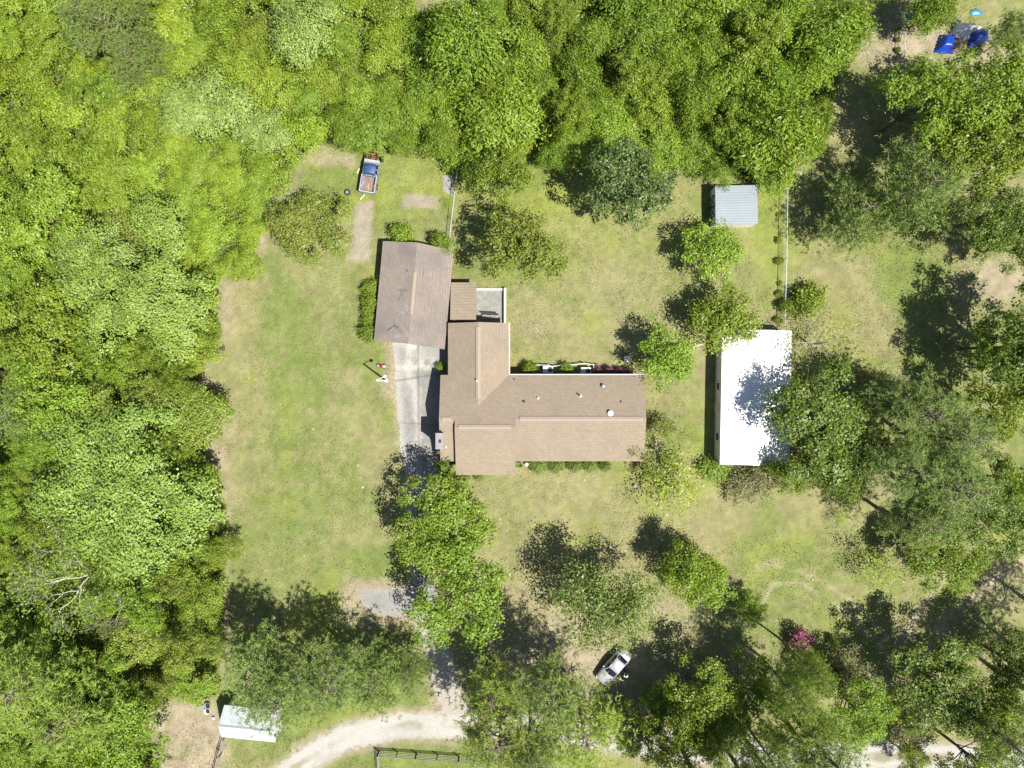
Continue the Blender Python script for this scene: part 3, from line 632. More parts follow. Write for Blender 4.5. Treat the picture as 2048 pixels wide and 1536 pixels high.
def blob(cx, cy, a, b, n=9, j=.35): return [(cx+a*math.cos(2*math.pi*k/n)*(1+rr.uniform(-j, j)), cy+b*math.sin(2*math.pi*k/n)*(1+rr.uniform(-j, j))) for k in range(n)]
def gl_(px, py):
    v = P(px, py, 2.7)-Vector((gc.x, gc.y, 0)); c, s = math.cos(-ga), math.sin(-ga); return (c*v.x-s*v.y, s*v.x+c*v.y)
for px, py, a, b_, m in ((806,581,.55,.22,'torn'),(803,589,.2,.18,'torn'),(797,598,.14,.3,'torn'),(805,624,.35,.2,'felt'),(813,616,.3,.35,'felt'),(794,672,.33,.3,'felt'),(814,668,.22,.4,'felt')):
    c_ = gl_(px, py); patch('torn_patch', blob(c_[0], c_[1], a, b_), m)
for px, py, a, b_ in ((783,658,.42,.12),(800,660,.45,.12),(792,655,.3,.1)):
    c_ = gl_(px, py); q = MB(); an = .7 if px < 790 else -.8
    q.obox((c_[0], c_[1], gz(c_[0])+.1), (a, b_, .012), Matrix.Rotation(an, 3, 'Z') @ Matrix.Rotation(.35, 3, 'X')).build('lifted_shingle', M['torn'], gar)
c_ = gl_(817, 543); MB().cyl(c_, .12, gz(c_[0])-.05, gz(c_[0])+.2, 10).build('vent_pipe', M['torn'], gar)
for k, (px, py, ln) in enumerate([(847,546,.8),(846,552,1.2),(866,540,2.2),(858,600,1.6),(862,625,1.8),(880,560,2.6),(870,640,2.4),(884,590,2.0),(849,612,1.4),(786,530,1.6),(776,520,1.1),(877,650,1.5)]):
    c_ = gl_(px, py); x = c_[0]; q = MB().slab([(x-.035,c_[1]-ln/2,gz(x-.035)+.012),(x+.035,c_[1]-ln/2,gz(x+.035)+.012),(x+.035,c_[1]+ln/2,gz(x+.035)+.012),(x-.035,c_[1]+ln/2,gz(x-.035)+.012)], .02)
    q.build('missing_tab_streak', mat('darker shingle', (.20,.155,.13), .95) if k == 0 else bpy.data.materials['darker shingle'], gar)
# ---- white outbuilding beside the dark tree
hc = P(1512, 795, 2.4); wb = thing('white_building', 'long white metal roofed outbuilding partly under a dark tree', 'outbuilding', (hc.x, hc.y, 0), rad(-1.0))
ww, wl = 3.95, 7.68
MB().slab([(-ww,-wl,2.35),(0,-wl,2.72),(0,wl,2.72),(-ww,wl,2.35)], .08).slab([(0,-wl,2.72),(ww,-wl,2.35),(ww,wl,2.35),(0,wl,2.72)], .08).build('roof', M['whiteroof'], wb)
MB().box(-ww+.02, ww-.02, -wl+.06, wl-.06, 0, 2.27).build('wall', M['whitewall'], wb)
for y in (1.2, -4.6): win(wb, -ww+.02, y, 1.3, .8, .7, 'W')
dd = MB().obox((-ww-.02, -1.2, 1.0), (.03, .46, 1.0)).build('door', M['door'], wb); MB().obox((-ww-.07, -.85, 1.0), (.03, .03, .03)).build('handle', M['steel'], dd)
MB().cyl((3.25, 3.7), .16, 2.35, 2.75, 12).build('vent_pipe', M['black'], wb)
MB().box(1.0, 1.5, -2.5, -2.1, 2.6, 2.72).build('roof_patch', M['torn'], wb)
# ---- metal shed with barn doors
hc = P(1473, 409, 2.05); sh = thing('metal_shed', 'pale blue grey metal shed with X braced double doors on its left end', 'shed', (hc.x, hc.y, 0), rad(.6))
sw, sl2 = 2.38, 2.14
MB().slab([(-sw-.03,-sl2-.05,2.05),(sw+.03,-sl2-.05,2.05),(sw+.03,0,2.10),(-sw-.03,0,2.10)], .04).slab([(-sw-.03,0,2.10),(sw+.03,0,2.10),(sw+.03,sl2+.05,2.05),(-sw-.03,sl2+.05,2.05)], .04).build('roof', metal_roof('shed roof', (.27,.31,.345), .3, 1, dirt=.03), sh)
MB().box(-sw, sw, -sl2, sl2, 0, 2.0).build('wall', M['whitewall'], sh)
for s in (-1, 1):
    dr = MB().box(-sw-.04, -sw, min(s*.02, s*1.25), max(s*.02, s*1.25), .1, 1.85).build('door', mat('grey door', (.42,.45,.46), .6), sh); q = MB()
    a, b_ = s*.08, s*1.2
    for (ya, za), (yb, zb) in (((a,.15),(b_,1.8)),((a,1.8),(b_,.15)),((a,.15),(a,1.8)),((b_,.15),(b_,1.8))): q.bar((-sw-.07, ya, za), (-sw-.07, yb, zb), .09, .04)
    q.build('brace', M['black'], dr)
# ---- barn at the bottom left
hc = P(499, 1449, 0); hc = Vector((X_(500, 2.2), (Y_(1416, 2.2)+Y_(1478.5, 2.2))/2, 0))
ba = thing('small_barn', 'small white barn with pale metal gable roof under the pine branches', 'barn', (hc.x, hc.y, 0), rad(-5.7))
bwd, bl_, be, br_ = 1.83, 3.13, 2.2, 3.35
MB().slab([(-bl_,-bwd,be),(bl_,-bwd,be),(bl_,0,br_),(-bl_,0,br_)], .05).slab([(-bl_,0,br_),(bl_,0,br_),(bl_,bwd,be),(-bl_,bwd,be)], .05).build('roof', M['galv2'], ba)
MB().slab([(-bl_-.02,-.13,br_-.06),(bl_+.02,-.13,br_-.06),(bl_+.02,0,br_+.025),(-bl_-.02,0,br_+.025)], .02).slab([(-bl_-.02,0,br_+.025),(bl_+.02,0,br_+.025),(bl_+.02,.13,br_-.06),(-bl_-.02,.13,br_-.06)], .02).build('ridge_cap', mat('blue grey ridge', (.32,.38,.42), .5), ba)
q = MB().box(-bl_+.2, bl_-.15, -bwd+.2, bwd-.2, 0, be-.02)
for x in (-bl_+.2, bl_-.3): q.add([(x,-bwd+.2,be-.05),(x,bwd-.2,be-.05),(x,0,br_-.2),(x+.15,-bwd+.2,be-.05),(x+.15,bwd-.2,be-.05),(x+.15,0,br_-.2)], [(0,1,2),(5,4,3),(0,2,5,3),(2,1,4,5)])
q.build('wall', M['whitewall'], ba); MB().box(bl_-.16, bl_-.1, -.6, .6, 0, 1.9).build('door', M['door'], ba)
# ------------------------------------------------------------ vehicles and yard things
M['silver'] = mat('silver white paint', (.42,.43,.47), .28, .3, noise=.04, nscale=3, spec=.6)
M['glassv'] = mat('car glass', (.008,.009,.014), .06, spec=.9)
M['tyre'] = mat('tyre rubber', (.02,.02,.02), .9)
M['rim'] = mat('wheel rim', (.5,.5,.52), .35, .7)
M['lamp'] = mat('lamp lens', (.75,.76,.78), .15)
M['tail'] = mat('tail lamp', (.35,.02,.02), .2)
def wheel(parent, x, y, z, r, w, label=None):
    t = MB(); n = 20; vs = []
    for s, rr_ in ((-1, .62), (-1, .95), (-.6, 1), (.6, 1), (1, .95), (1, .62)):
        vs += [(x+r*rr_*math.cos(2*math.pi*k/n), y+s*w/2, z+r*rr_*math.sin(2*math.pi*k/n)) for k in range(n)]
    t.add(vs, [(i*n+k, i*n+(k+1) % n, (i+1)*n+(k+1) % n, (i+1)*n+k) for i in range(5) for k in range(n)])
    wo = t.build('wheel', M['tyre'], parent, True)
    q = MB(); q.add([(x+r*.62*math.cos(2*math.pi*k/n), y+s*w*.42, z+r*.62*math.sin(2*math.pi*k/n)) for s in (-1, 1) for k in range(n)],
                    [tuple(range(n)), tuple(range(n, 2*n))]+[(k, (k+1) % n, n+(k+1) % n, n+k) for k in range(n)])
    q.build('rim', M['rim'], wo); return wo
def loft(secs, mb=None, caps=True):
    mb = mb or MB(); n = len(secs[0]); vs = [v for s in secs for v in s]
    fs = [(i*n+k, i*n+k+1, (i+1)*n+k+1, (i+1)*n+k) for i in range(len(secs)-1) for k in range(n-1)]
    if caps: fs += [tuple(range(n)), tuple(reversed(range((len(secs)-1)*n, len(secs)*n)))]
    fs += [(i*n+n-1, i*n, (i+1)*n, (i+1)*n+n-1) for i in range(len(secs)-1)]
    return mb.add(vs, fs)
cc = P(1227, 1334, .7); ca = math.atan2(-.753, -.657)
car = thing('parked_car', 'silver white sedan parked at the edge of the tree shade with its driver door open', 'car', (cc.x, cc.y, 0), ca)
def bsec(x, w, zt, zb=.28, sh=.0):
    return [(x,-w*.93,zb),(x,-w,.5),(x,-w*.985,zt-.16),(x,-w*.9,zt-.03),(x,-w*.6,zt+.02+sh),(x,0,zt+.035+sh),(x,w*.6,zt+.02+sh),(x,w*.9,zt-.03),(x,w*.985,zt-.16),(x,w,.5),(x,w*.93,zb)]
loft([bsec(2.32,.52,.62), bsec(2.27,.66,.70), bsec(2.1,.80,.76), bsec(1.8,.87,.84), bsec(1.3,.90,.91), bsec(.75,.91,.97), bsec(.0,.92,.97), bsec(-.9,.92,.98), bsec(-1.5,.91,1.02),
      bsec(-1.9,.87,1.03), bsec(-2.15,.78,.98), bsec(-2.27,.62,.80), bsec(-2.3,.55,.62)]).build('body', M['silver'], car, True)
def rsec(x, w, z): return [(x,-w,z-.10),(x,-w*.96,z-.035),(x,-w*.7,z),(x,0,z+.02),(x,w*.7,z),(x,w*.96,z-.035),(x,w,z-.10)]
loft([rsec(.22,.60,1.36), rsec(0,.64,1.41), rsec(-.5,.66,1.44), rsec(-.95,.64,1.42), rsec(-1.22,.58,1.37)]).build('roof', M['silver'], car, True)
def gl4(name, pts, m='glassv', t=.02):
    a, b_, c_, d_ = [Vector(p) for p in pts]; n_ = (b_-a).cross(d_-a).normalized()*t; q = MB()
    q.add([a, b_, c_, d_, a+n_, b_+n_, c_+n_, d_+n_], [(3,2,1,0),(4,5,6,7),(0,1,5,4),(1,2,6,5),(2,3,7,6),(3,0,4,7)]); return q.build(name, M[m], car)
def windscreen(x0, z0, w0, x1, z1, w1, bow):
    n = 7; A = [(x0+bow*(1-(2*k/(n-1)-1)**2), w0*(2*k/(n-1)-1), z0) for k in range(n)]; B = [(x1+bow*.6*(1-(2*k/(n-1)-1)**2), w1*(2*k/(n-1)-1), z1) for k in range(n)]
    return MB().add(A+B, [(k, k+1, n+k+1, n+k) for k in range(n-1)])
windscreen(.80,.98,.74,.20,1.365,.57,.16).build('windscreen', M['glassv'], car); windscreen(-1.62,1.04,.70,-1.20,1.365,.56,-.08).build('rear_window', M['glassv'], car)
for s in (-1, 1):
    q = MB(); q.add([(.86,s*.80,.96),(.0,s*.865,.97),(-.9,s*.865,.97),(-1.55,s*.76,1.02),(.2,s*.62,1.34),(-.1,s*.655,1.365),(-.9,s*.645,1.37),(-1.2,s*.585,1.34)], [(0,1,5,4),(1,2,6,5),(2,3,7,6)])
    q.build('side_window', M['glassv'], car)
    for a, b_ in (((.84,s*.77,.98),(.2,s*.60,1.36)),((-.38,s*.872,.98),(-.42,s*.665,1.37)),((-1.58,s*.73,1.05),(-1.18,s*.575,1.36)),((.2,s*.61,1.365),(-1.18,s*.60,1.375))): MB().bar(a, b_, .075, .05).build('pillar', M['silver'], car)
    mo = MB().obox((.62, s*1.02, .98), (.07, .09, .06)).bar((.62, s*.9, .95), (.62, s*1.0, .97), .04).build('mirror', M['silver'], car, bevel=.02)
    MB().obox((2.1, s*.67, .66), (.14, .11, .06), Matrix.Rotation(-s*.5, 3, 'Z')).build('headlight', M['lamp'], car, bevel=.02); MB().obox((-2.14, s*.68, .84), (.08, .12, .07), Matrix.Rotation(s*.4, 3, 'Z')).build('tail_light', M['tail'], car, bevel=.02)
    for x in (1.42, -1.35): wheel(car, x, s*.80, .32, .32, .22)
MB().obox((2.31, 0, .45), (.03, .45, .12)).build('grille', M['black'], car); MB().obox((-2.31, 0, .62), (.02, .26, .06)).build('number_plate', M['white'], car)
# the open driver door (left side of the car, hinged at its front edge)
hin = Vector((.62, .90, 0)); dv = Vector((-.34, .94, 0)).normalized(); q = MB()
q.add([hin+Vector((0,0,.32)), hin+dv*1.0+Vector((0,0,.32)), hin+dv*1.02+Vector((0,0,.95)), hin+Vector((0,0,.95))]+[hin+Vector((.07,.03,.32)), hin+dv*1.0+Vector((.07,.03,.32)), hin+dv*1.02+Vector((.07,.03,.95)), hin+Vector((.07,.03,.95))],
      [(0,1,2,3),(7,6,5,4),(0,4,5,1),(1,5,6,2),(2,6,7,3),(3,7,4,0)]); do = q.build('open_door', M['silver'], car)
q = MB(); a = hin+dv*.1; q.bar(a+Vector((0,0,.95)), hin+dv*.42+Vector((-.02,-.1,1.34)), .04).bar(hin+dv*.42+Vector((-.02,-.1,1.34)), hin+dv*1.0+Vector((0,-.05,1.32)), .04).bar(hin+dv*1.0+Vector((0,-.05,1.32)), hin+dv*1.0+Vector((0,0,.95)), .04)
q.build('window_frame', M['silver'], do); MB().obox(hin+dv*.85+Vector((.1,.04,.8)), (.03,.08,.02)).build('handle', M['steel'], do)
MB().box(-.45, .5, .55, .93, .45, .955).build('cabin_opening', M['dark'], car)
# person standing in the gap of the open door, holding a controller
def skin(name, verts, edges, radii, m, parent=None, sub=1, root=0):
    me = bpy.data.meshes.new(name); me.from_pydata([tuple(v) for v in verts], edges, []); me.materials.append(m)
    o = bpy.data.objects.new(name, me); C.objects.link(o)
    sk = o.modifiers.new('skin', 'SKIN'); sk.use_smooth_shade = True
    if not me.skin_vertices: 
        bm = bmesh.new(); bm.from_mesh(me); bm.verts.layers.skin.verify(); bm.to_mesh(me); bm.free()
    for i, r_ in enumerate(radii): me.skin_vertices[0].data[i].radius = (r_, r_) if isinstance(r_, (int, float)) else r_; me.skin_vertices[0].data[i].use_root = (i == root)
    sb = o.modifiers.new('sub', 'SUBSURF'); sb.levels = sub; sb.render_levels = sub
    if parent: o.parent = parent
    return o
pp = P(1250, 1339, 0); pa = math.atan2(-.45, -.3)
per = thing('person', 'person in white cap and dark teal shirt standing in the open car door looking down', 'person', (pp.x-.0, pp.y+.0, 0), pa)
skm = mat('skin tone', (.42,.25,.17), .6); shirt = mat('dark teal shirt', (.02,.07,.075), .85); jeans = mat('dark trousers', (.03,.035,.045), .9)
V = [(0,0,.93),(0,0,1.08),(.01,0,1.28),(.02,0,1.42),(.03,0,1.50),(.05,0,1.60),(.07,0,1.70)]; Ed = [(0,1),(1,2),(2,3),(3,4),(4,5),(5,6)]; Rr = [(.15,.11),(.14,.10),(.16,.11),(.11,.08),.055,.085,.07]
for s in (-1, 1):
    n = len(V); V += [(0,s*.10,.86),(.03,s*.11,.50),(.0,s*.11,.10),(.13,s*.12,.04)]; Ed += [(0,n),(n,n+1),(n+1,n+2),(n+2,n+3)]; Rr += [.09,.06,.042,.035]
    n = len(V); V += [(.01,s*.20,1.40),(.03,s*.27,1.13),(.27,s*.13,1.12),(.33,s*.10,1.12)]; Ed += [(3,n),(n,n+1),(n+1,n+2),(n+2,n+3)]; Rr += [.055,.042,.03,.03]
    for k in range(5):
        m_ = len(V); ang = (k-2)*.028 if k < 4 else -.05; V += [(.36,s*(.10+ang),1.13-.004*k),(.395,s*(.09+ang),1.115),(.40,s*(.07+ang),1.09)]; Ed += [(n+3,m_),(m_,m_+1),(m_+1,m_+2)]; Rr += [.009,.008,.007]
skin('body', V, Ed, Rr, skm, per)
skin('shirt', [(0,0,.90),(0,0,1.10),(.01,0,1.29),(.02,0,1.41),(.02,0,1.45),(.01,-.20,1.40),(.02,-.25,1.24),(.01,.20,1.40),(.02,.25,1.24)], [(0,1),(1,2),(2,3),(3,4),(3,5),(5,6),(3,7),(7,8)], [(.17,.13),(.16,.12),(.18,.13),(.13,.10),.07,.075,.06,.075,.06], shirt, per)
skin('trousers', [(0,0,.95),(0,-.10,.86),(.03,-.11,.5),(0,-.11,.12),(0,.10,.86),(.03,.11,.5),(0,.11,.12)], [(0,1),(1,2),(2,3),(0,4),(4,5),(5,6)], [(.165,.12),.11,.08,.062,.11,.08,.062], jeans, per)
MB().tube([(.06,0,1.66),(.065,0,1.72),(.065,0,1.77),(.065,0,1.80)], [.112,.108,.08,.03], 14).obox((.19,0,1.685), (.08,.075,.008)).build('cap', M['white'], per, True)
MB().obox((.12,0,1.60), (.02,.012,.02)).obox((.118,-.032,1.625), (.008,.012,.006)).obox((.118,.032,1.625), (.008,.012,.006)).obox((.118,0,1.555), (.006,.022,.006)).build('face', mat('lips and eyes', (.2,.07,.06), .6), per)
ct = MB().obox((0,0,0), (.05,.1,.015)).build('controller', M['steel']); ct.location = (pp.x+.39*math.cos(pa), pp.y+.39*math.sin(pa), 1.13); ct.rotation_euler = (0,0,pa); tag(ct, 'grey drone controller held by the person at the car door', 'controller')
# ---- rusting pickup
M['rust'] = mat('rust', (.16,.065,.03), .95, noise=.5, nscale=5)
M['bedrust'] = mat('rusty bed floor', (.27,.185,.145), .9, nscale=1.6, col2=(.17,.12,.10))
M['bluepaint'] = mat('faded blue paint', (.055,.10,.22), .5, nscale=2.2, col2=(.025,.05,.16))
M['bluefade'] = mat('sun bleached blue paint', (.30,.38,.52), .6, nscale=3.0, col2=(.06,.12,.26))
M['chalk'] = mat('chalky white paint', (.48,.47,.45), .7, nscale=3.5, col2=(.30,.24,.20))
tc_ = P(741, 346, .8); ta = math.pi/2-rad(9.4)
tr = thing('pickup_truck', 'rusted old blue and white pickup without its hood, nose in the thicket', 'truck', (tc_.x, tc_.y, 0), ta)
q = MB()
for s in (-1, 1): q.box(-2.35, -.35, s*.86-.045, s*.86+.045, .45, 1.15)
q.box(-2.35, -2.27, -.815, .815, .45, 1.15).box(-.43, -.36, -.815, .815, .45, 1.15).build('bed_side', M['bluefade'], tr, bevel=.02)
q = MB()
for s in (-1, 1): q.box(-2.36, -.34, s*.86-.055, s*.86+.055, 1.155, 1.19)
q.box(-2.37, -2.25, -.8, .8, 1.155, 1.185).build('bed_rail', M['chalk'], tr)
MB().box(-2.27, -.43, -.815, .815, .55, .62).build('bed_floor', M['bedrust'], tr)
for s in (-1, 1): MB().box(-1.75, -1.05, s*.815-(.24 if s > 0 else 0), s*.815+(.24 if s < 0 else 0), .62, .88).build('wheel_arch', M['bluefade'], tr, bevel=.05)
MB().bar((-2.0, -.1, .66), (-1.2, .12, .66), .09, .04).bar((-1.7, -.02, .69), (-1.5, .2, .69), .07, .04).build('timber', mat('pale timber', (.42,.33,.23), .8), tr)
loft([[(x,-w,.45),(x,-w,.95),(x,-w*.97,1.12),(x,w*.97,1.12),(x,w,.95),(x,w,.45)] for x, w in ((-.33,.9),(.2,.91),(.95,.91),(1.25,.89))]).build('cab', M['bluefade'], tr)
loft([[(x,-w,1.46),(x,-w*.94,1.56),(x,0,z),(x,w*.94,1.56),(x,w,1.46)] for x, w, z in ((-.28,.70,1.58),(0,.73,1.62),(.5,.73,1.62),(.82,.69,1.57))]).build('roof', M['bluepaint'], tr, True)
for s in (-1, 1):
    for a, b_ in (((-.3,s*.86,1.1),(-.26,s*.70,1.5)),((.3,s*.88,1.1),(.28,s*.72,1.52)),((1.12,s*.86,1.1),(.8,s*.70,1.5))): MB().bar(a, b_, .08, .06).build('pillar', M['chalk'], tr)
MB().add([(-.31,-.8,1.13),(-.31,.8,1.13),(-.27,.66,1.47),(-.27,-.66,1.47)], [(0,1,2,3)]).build('rear_window', M['glassv'], tr)
MB().add([(1.12,-.8,1.13),(1.12,.8,1.13),(.82,.66,1.5),(.82,-.66,1.5)], [(0,1,2,3)]).build('windscreen', mat('dusty broken screen', (.55,.52,.45), .5, nscale=5, col2=(.12,.08,.05)), tr)
for s in (-1, 1): MB().add([(-.26,s*.865,1.13),(1.05,s*.865,1.13),(.76,s*.72,1.47),(-.22,s*.72,1.47)], [(0,1,2,3)]).build('side_window', M['glassv'], tr)
MB().box(1.05, 1.5, -.88, .88, .9, 1.1).build('cowl', M['chalk'], tr, bevel=.03)
q = MB()
for s in (-1, 1): q.box(1.5, 2.5, s*.42-.05, s*.42+.05, .45, .6).bar((1.5,s*.75,1.0),(2.3,s*.6,.75),.06)
q.box(2.4, 2.5, -.7, .7, .5, .75).bar((1.6,-.6,.9),(2.2,.5,.8),.07).box(1.6, 2.1, -.22, .22, .5, .9).cyl((1.85, 0), .17, .9, 1.0, 10).build('engine_bay', M['rust'], tr)
for x in (-1.4, 1.95):
    for s in (-1, 1): wheel(tr, x, s*(.82 if x < 0 else .98), .35, .36, .24)
for s in (-1, 1): MB().box(-2.38, -2.34, s*.8-.06, s*.8+.06, .7, .95).build('tail_light', M['tail'], tr)
tw = thing('spare_wheel', 'loose tyre with silver rim lying flat on the grass by the pickup', 'tyre', P(695, 385), .3)
q = MB(); n = 20; vs = []
for rr_, z in ((.2,.02),(.34,0),(.38,.1),(.34,.22),(.23,.2),(.2,.16)): vs += [(rr_*math.cos(2*math.pi*k/n), rr_*math.sin(2*math.pi*k/n), z) for k in range(n)]
q.add(vs, [(i_*n+k, i_*n+(k+1) % n, ((i_+1) % 6)*n+(k+1) % n, ((i_+1) % 6)*n+k) for i_ in range(6) for k in range(n)]).build('tyre', M['tyre'], tw, True)
q = MB().cyl((0,0), .2, .06, .15, 16); q.cyl((0,0), .06, .15, .2, 8).build('rim', M['rim'], tw)
def simple(name, mb, m, label, cat, loc=(0,0,0), rz=0, group=None, **kw):
    o = mb.build(name, m, **kw); o.location = loc; o.rotation_euler = (0,0,rz); return tag(o, label, cat, group)
PL = mat('cream painted plank', (.75,.73,.55), .8)
simple('plank', MB().box(-.32,.32,-.045,.045,0,.04), PL, 'short cream plank on the grass left of the pickup', 'plank', P(716.5,342), rad(65))
simple('plank', MB().box(-.38,.38,-.04,.04,0,.04), PL, 'white plank on the grass just behind the pickup tailgate', 'plank', P(725,394), rad(48))
simple('pipe', MB().tube([(-.75,0,.03),(.75,0,.03)], [.03,.03], 8), M['white'], 'thin white pipe lying along the thicket edge right of the pickup', 'pipe', P(821,305), 0)
# ---- yard lamp, ride-on toy
yl = thing('yard_light', 'white pole with an arm and round lamp head beside the driveway', 'lamp post', P(772,761))
MB().tube([(0,0,0),(0,0,5.3)], [.12,.085], 12).cyl((0,0), .2, 0, .06).build('pole', M['white'], yl); ar = MB().tube([(0,0,5.2),(.45,.24,5.35),(.78,.42,5.3)], [.04,.035,.035], 8).build('arm', M['white'], yl)
MB().tube([(.82,.44,5.32),(.82,.44,5.24),(.82,.44,5.1)], [.1,.19,.2], 14).build('lamp_head', M['white'], yl, True)
ty = thing('ride_on_toy', 'small red and grey ride-on toy on the grass by the driveway', 'toy', P(763,732.5), rad(-4))
RED = mat('red plastic', (.36,.03,.035), .35); MB().box(-.18,.2,-.19,.19,.16,.36).build('body', RED, ty, bevel=.05); MB().box(-.52,-.18,-.17,.17,.12,.24).build('front', mat('grey plastic', (.25,.30,.28), .5), ty, bevel=.03)
MB().box(.2,.5,-.16,.16,.12,.26).build('seat', mat('faded pink plastic', (.55,.38,.34), .6), ty, bevel=.03); MB().tube([(-.15,0,.3),(-.02,0,.5)], [.02,.02], 6).tube([(-.02,-.14,.5),(-.02,.14,.5)], [.02,.02], 6).build('handlebar', M['black'], ty)
for x in (-.38,.35):
    for s in (-1,1): wheel(ty, x, s*.21, .12, .12, .07)
# ---- air conditioners, fence and boxes behind the house
def acunit(px, py, label):
    t = thing('air_conditioner', label, 'air conditioner', P(px, py, .8)*Vector((1,1,0)) if False else Vector((X_(px,.8), Y_(py,.8), 0)), 0, 'air conditioners behind the house')
    MB().box(-.58,.58,-.42,.42,0,.8).build('casing', mat('pale grey casing', (.66,.66,.64), .5), t, bevel=.02)
    f = MB(); n = 20
    for rr_ in (.3,.22,.14): f.tube([(.25+rr_*math.cos(2*math.pi*k/n), rr_*math.sin(2*math.pi*k/n), .815) for k in range(n+1)], [.012]*(n+1), 4, False)
    f.build('fan_grille', M['steel'], t); MB().cyl((.25,0), .3, .795, .806, 20).build('fan_well', M['dark'], t); return t
acunit(1096, 739, 'left grey air conditioner with a round fan behind the house'); acunit(1172, 742, 'right grey air conditioner, by the corner of the white rail fence')
wf = thing('rail_fence', 'bent white rail fence screening the air conditioners', 'fence', P(1128,731))
pts = [P(a,b)-P(1128,731) for a, b in ((1070,730),(1096,730.5),(1108,733),(1130,729),(1150,729.5),(1166,727),(1186,729.5),(1186.5,750))]
q = MB()
for a, b in zip(pts[:-1], pts[1:]):
    for z in (.35,.62): q.bar(Vector((a.x,a.y,z)), Vector((b.x,b.y,z)), .05, .06)
q.build('rail', M['white'], wf)
for p in pts: MB().box(p.x-.045,p.x+.045,p.y-.045,p.y+.045,0,.7).build('post', M['white'], wf)
simple('utility_box', MB().box(-.33,.33,-.33,.33,0,.7).box(-.36,.36,-.36,.36,.7,.75), M['gutter'], 'small pale utility box in the shade of the yellow-green tree', 'utility box', P(1253,718), .05)
simple('plant_pot', MB().tube([(0,0,0),(0,0,.5)], [.13,.2], 14), M['white'], 'white pot beside the spiky plant at the front wall', 'pot', P(1053.5,928))
# ---- fences
def chain(name, pts, label, h=1.15, step=2.6, m='gutter'):
    t = thing(name, label, 'fence', P(*pts[0])); o = P(*pts[0]); W_ = [P(*p)-o for p in pts]; rail = MB(); mesh = MB()
    for a, b in zip(W_[:-1], W_[1:]):
        rail.bar(a+Vector((0,0,h)), b+Vector((0,0,h)), .045); L_ = (b-a).length; n = max(1, round(L_/step)); d = (b-a)/n; wv = int(L_/.3)
        for k in range(n+1): MB().cyl((a+d*k)[:2], .035, 0, h+.04, 8).build('post', M[m], t)
        for k in range(wv):
            p0 = a+(b-a)*(k/wv); p1 = a+(b-a)*min(1, (k+3)/wv)
            mesh.bar(p0+Vector((0,0,.02)), p1+Vector((0,0,h)), .008); mesh.bar(p0+Vector((0,0,h)), p1+Vector((0,0,.02)), .008)
    rail.build('top_rail', M[m], t); mesh.build('wire_mesh', M[m], t); return t
chain('wire_fence', [(917,335),(911,390),(905,440),(900,492)], 'wire mesh fence running from the thicket down to the garage')
chain('wire_fence', [(1568,382),(1566,520),(1562,655)], 'straight wire mesh fence along the right side of the back yard')
chain('wire_fence', [(1797,46),(1800,110)], 'short vine grown wire fence below the boat', 1.1)
chain('wire_fence', [(1665,775),(1725,779)], 'short stretch of wire fence behind the dark tree', 1.1)
def board_fence(name, pts, label, h=1.25, rails=4, step=2.35, m='wood'):
    t = thing(name, label, 'fence', P(*pts[0])); o = P(*pts[0]); W_ = [P(*p)-o for p in pts]
    for a, b in zip(W_[:-1], W_[1:]):
        for k in range(rails): MB().bar(a+Vector((0,0,.25+k*(h-.3)/(rails-1))), b+Vector((0,0,.25+k*(h-.3)/(rails-1))), .03, .12).build('rail', M[m], t)
        L_ = (b-a).length; n = max(1, round(L_/step)); d = (b-a)/n
        for k in range(n+1): p = a+d*k; MB().box(p.x-.06,p.x+.06,p.y-.06,p.y+.06,0,h).build('post', M[m], t)
    return t
board_fence('board_fence', [(761,1545),(758,1502),(833,1507),(918,1513),(1010,1520),(1110,1528)], 'weathered board fence inside the bend of the gravel road')
board_fence('board_fence', [(453,1472),(444,1504),(434,1545)], 'weathered board fence running down from the small barn')
board_fence('fence_panel', [(753,1391),(791,1395)], 'short board fence panel at the edge of the pines', .9, 4, 1.5)
simple('gate', MB().bar((-.9,-.35,.5),(.9,.35,.5),.05).bar((-.9,-.35,.95),(.9,.35,.95),.05).bar((-.9,-.35,0),(-.9,-.35,1),.06).bar((.9,.35,0),(.9,.35,1),.06).bar((-.9,-.35,.5),(.9,.35,.95),.04), M['white'], 'small white gate left of the long white outbuilding', 'gate', P(1388,694))
# ---- tarpaulins at the top right
def tarp(name, poly, z, m, label, cat='tarpaulin', amp=.12, seed=1):
    c_ = P(*poly[0]); q = [(P(*p)-c_)[:2] for p in poly]; A = np.array(q); x0, y0 = A.min(0); x1, y1 = A.max(0); r_ = .14
    xs = np.arange(x0, x1+r_, r_); ys = np.arange(y0, y1+r_, r_)
    def zf(X, Y): return np.maximum(.03, z*smooth(0, .7, -sdpoly(X, Y, q))+amp*(fbm(X, Y, .9, seed)-.5)*2*(.3+.7*smooth(0, .6, -sdpoly(X, Y, q)))+.03)
    me = grid_mesh(name, xs, ys, lambda X, Y: np.ones(X.shape+(3,)), 0, lambda X, Y: sdpoly(X, Y, q)+.1*(fbm(X, Y, .5, seed+5)-.5) < 0, zf)
    me.polygons.foreach_set('use_smooth', [True]*len(me.polygons)); me.materials.append(m); o = bpy.data.objects.new(name, me); C.objects.link(o); o.location = c_
    so_ = o.modifiers.new('thick', 'SOLIDIFY'); so_.thickness = .02; return tag(o, label, cat)
BT = mat('blue tarpaulin', (.008,.045,.36), .35, noise=.15, nscale=3, bump=.4); LB = mat('light blue tarpaulin', (.06,.30,.55), .35, nscale=3, col2=(.02,.10,.30), bump=.5)
tarp('tarpaulin', [(1866,106),(1879,69),(1912,69),(1904,108)], .9, BT, 'left deep blue tarpaulin draped over a low pile', seed=3)
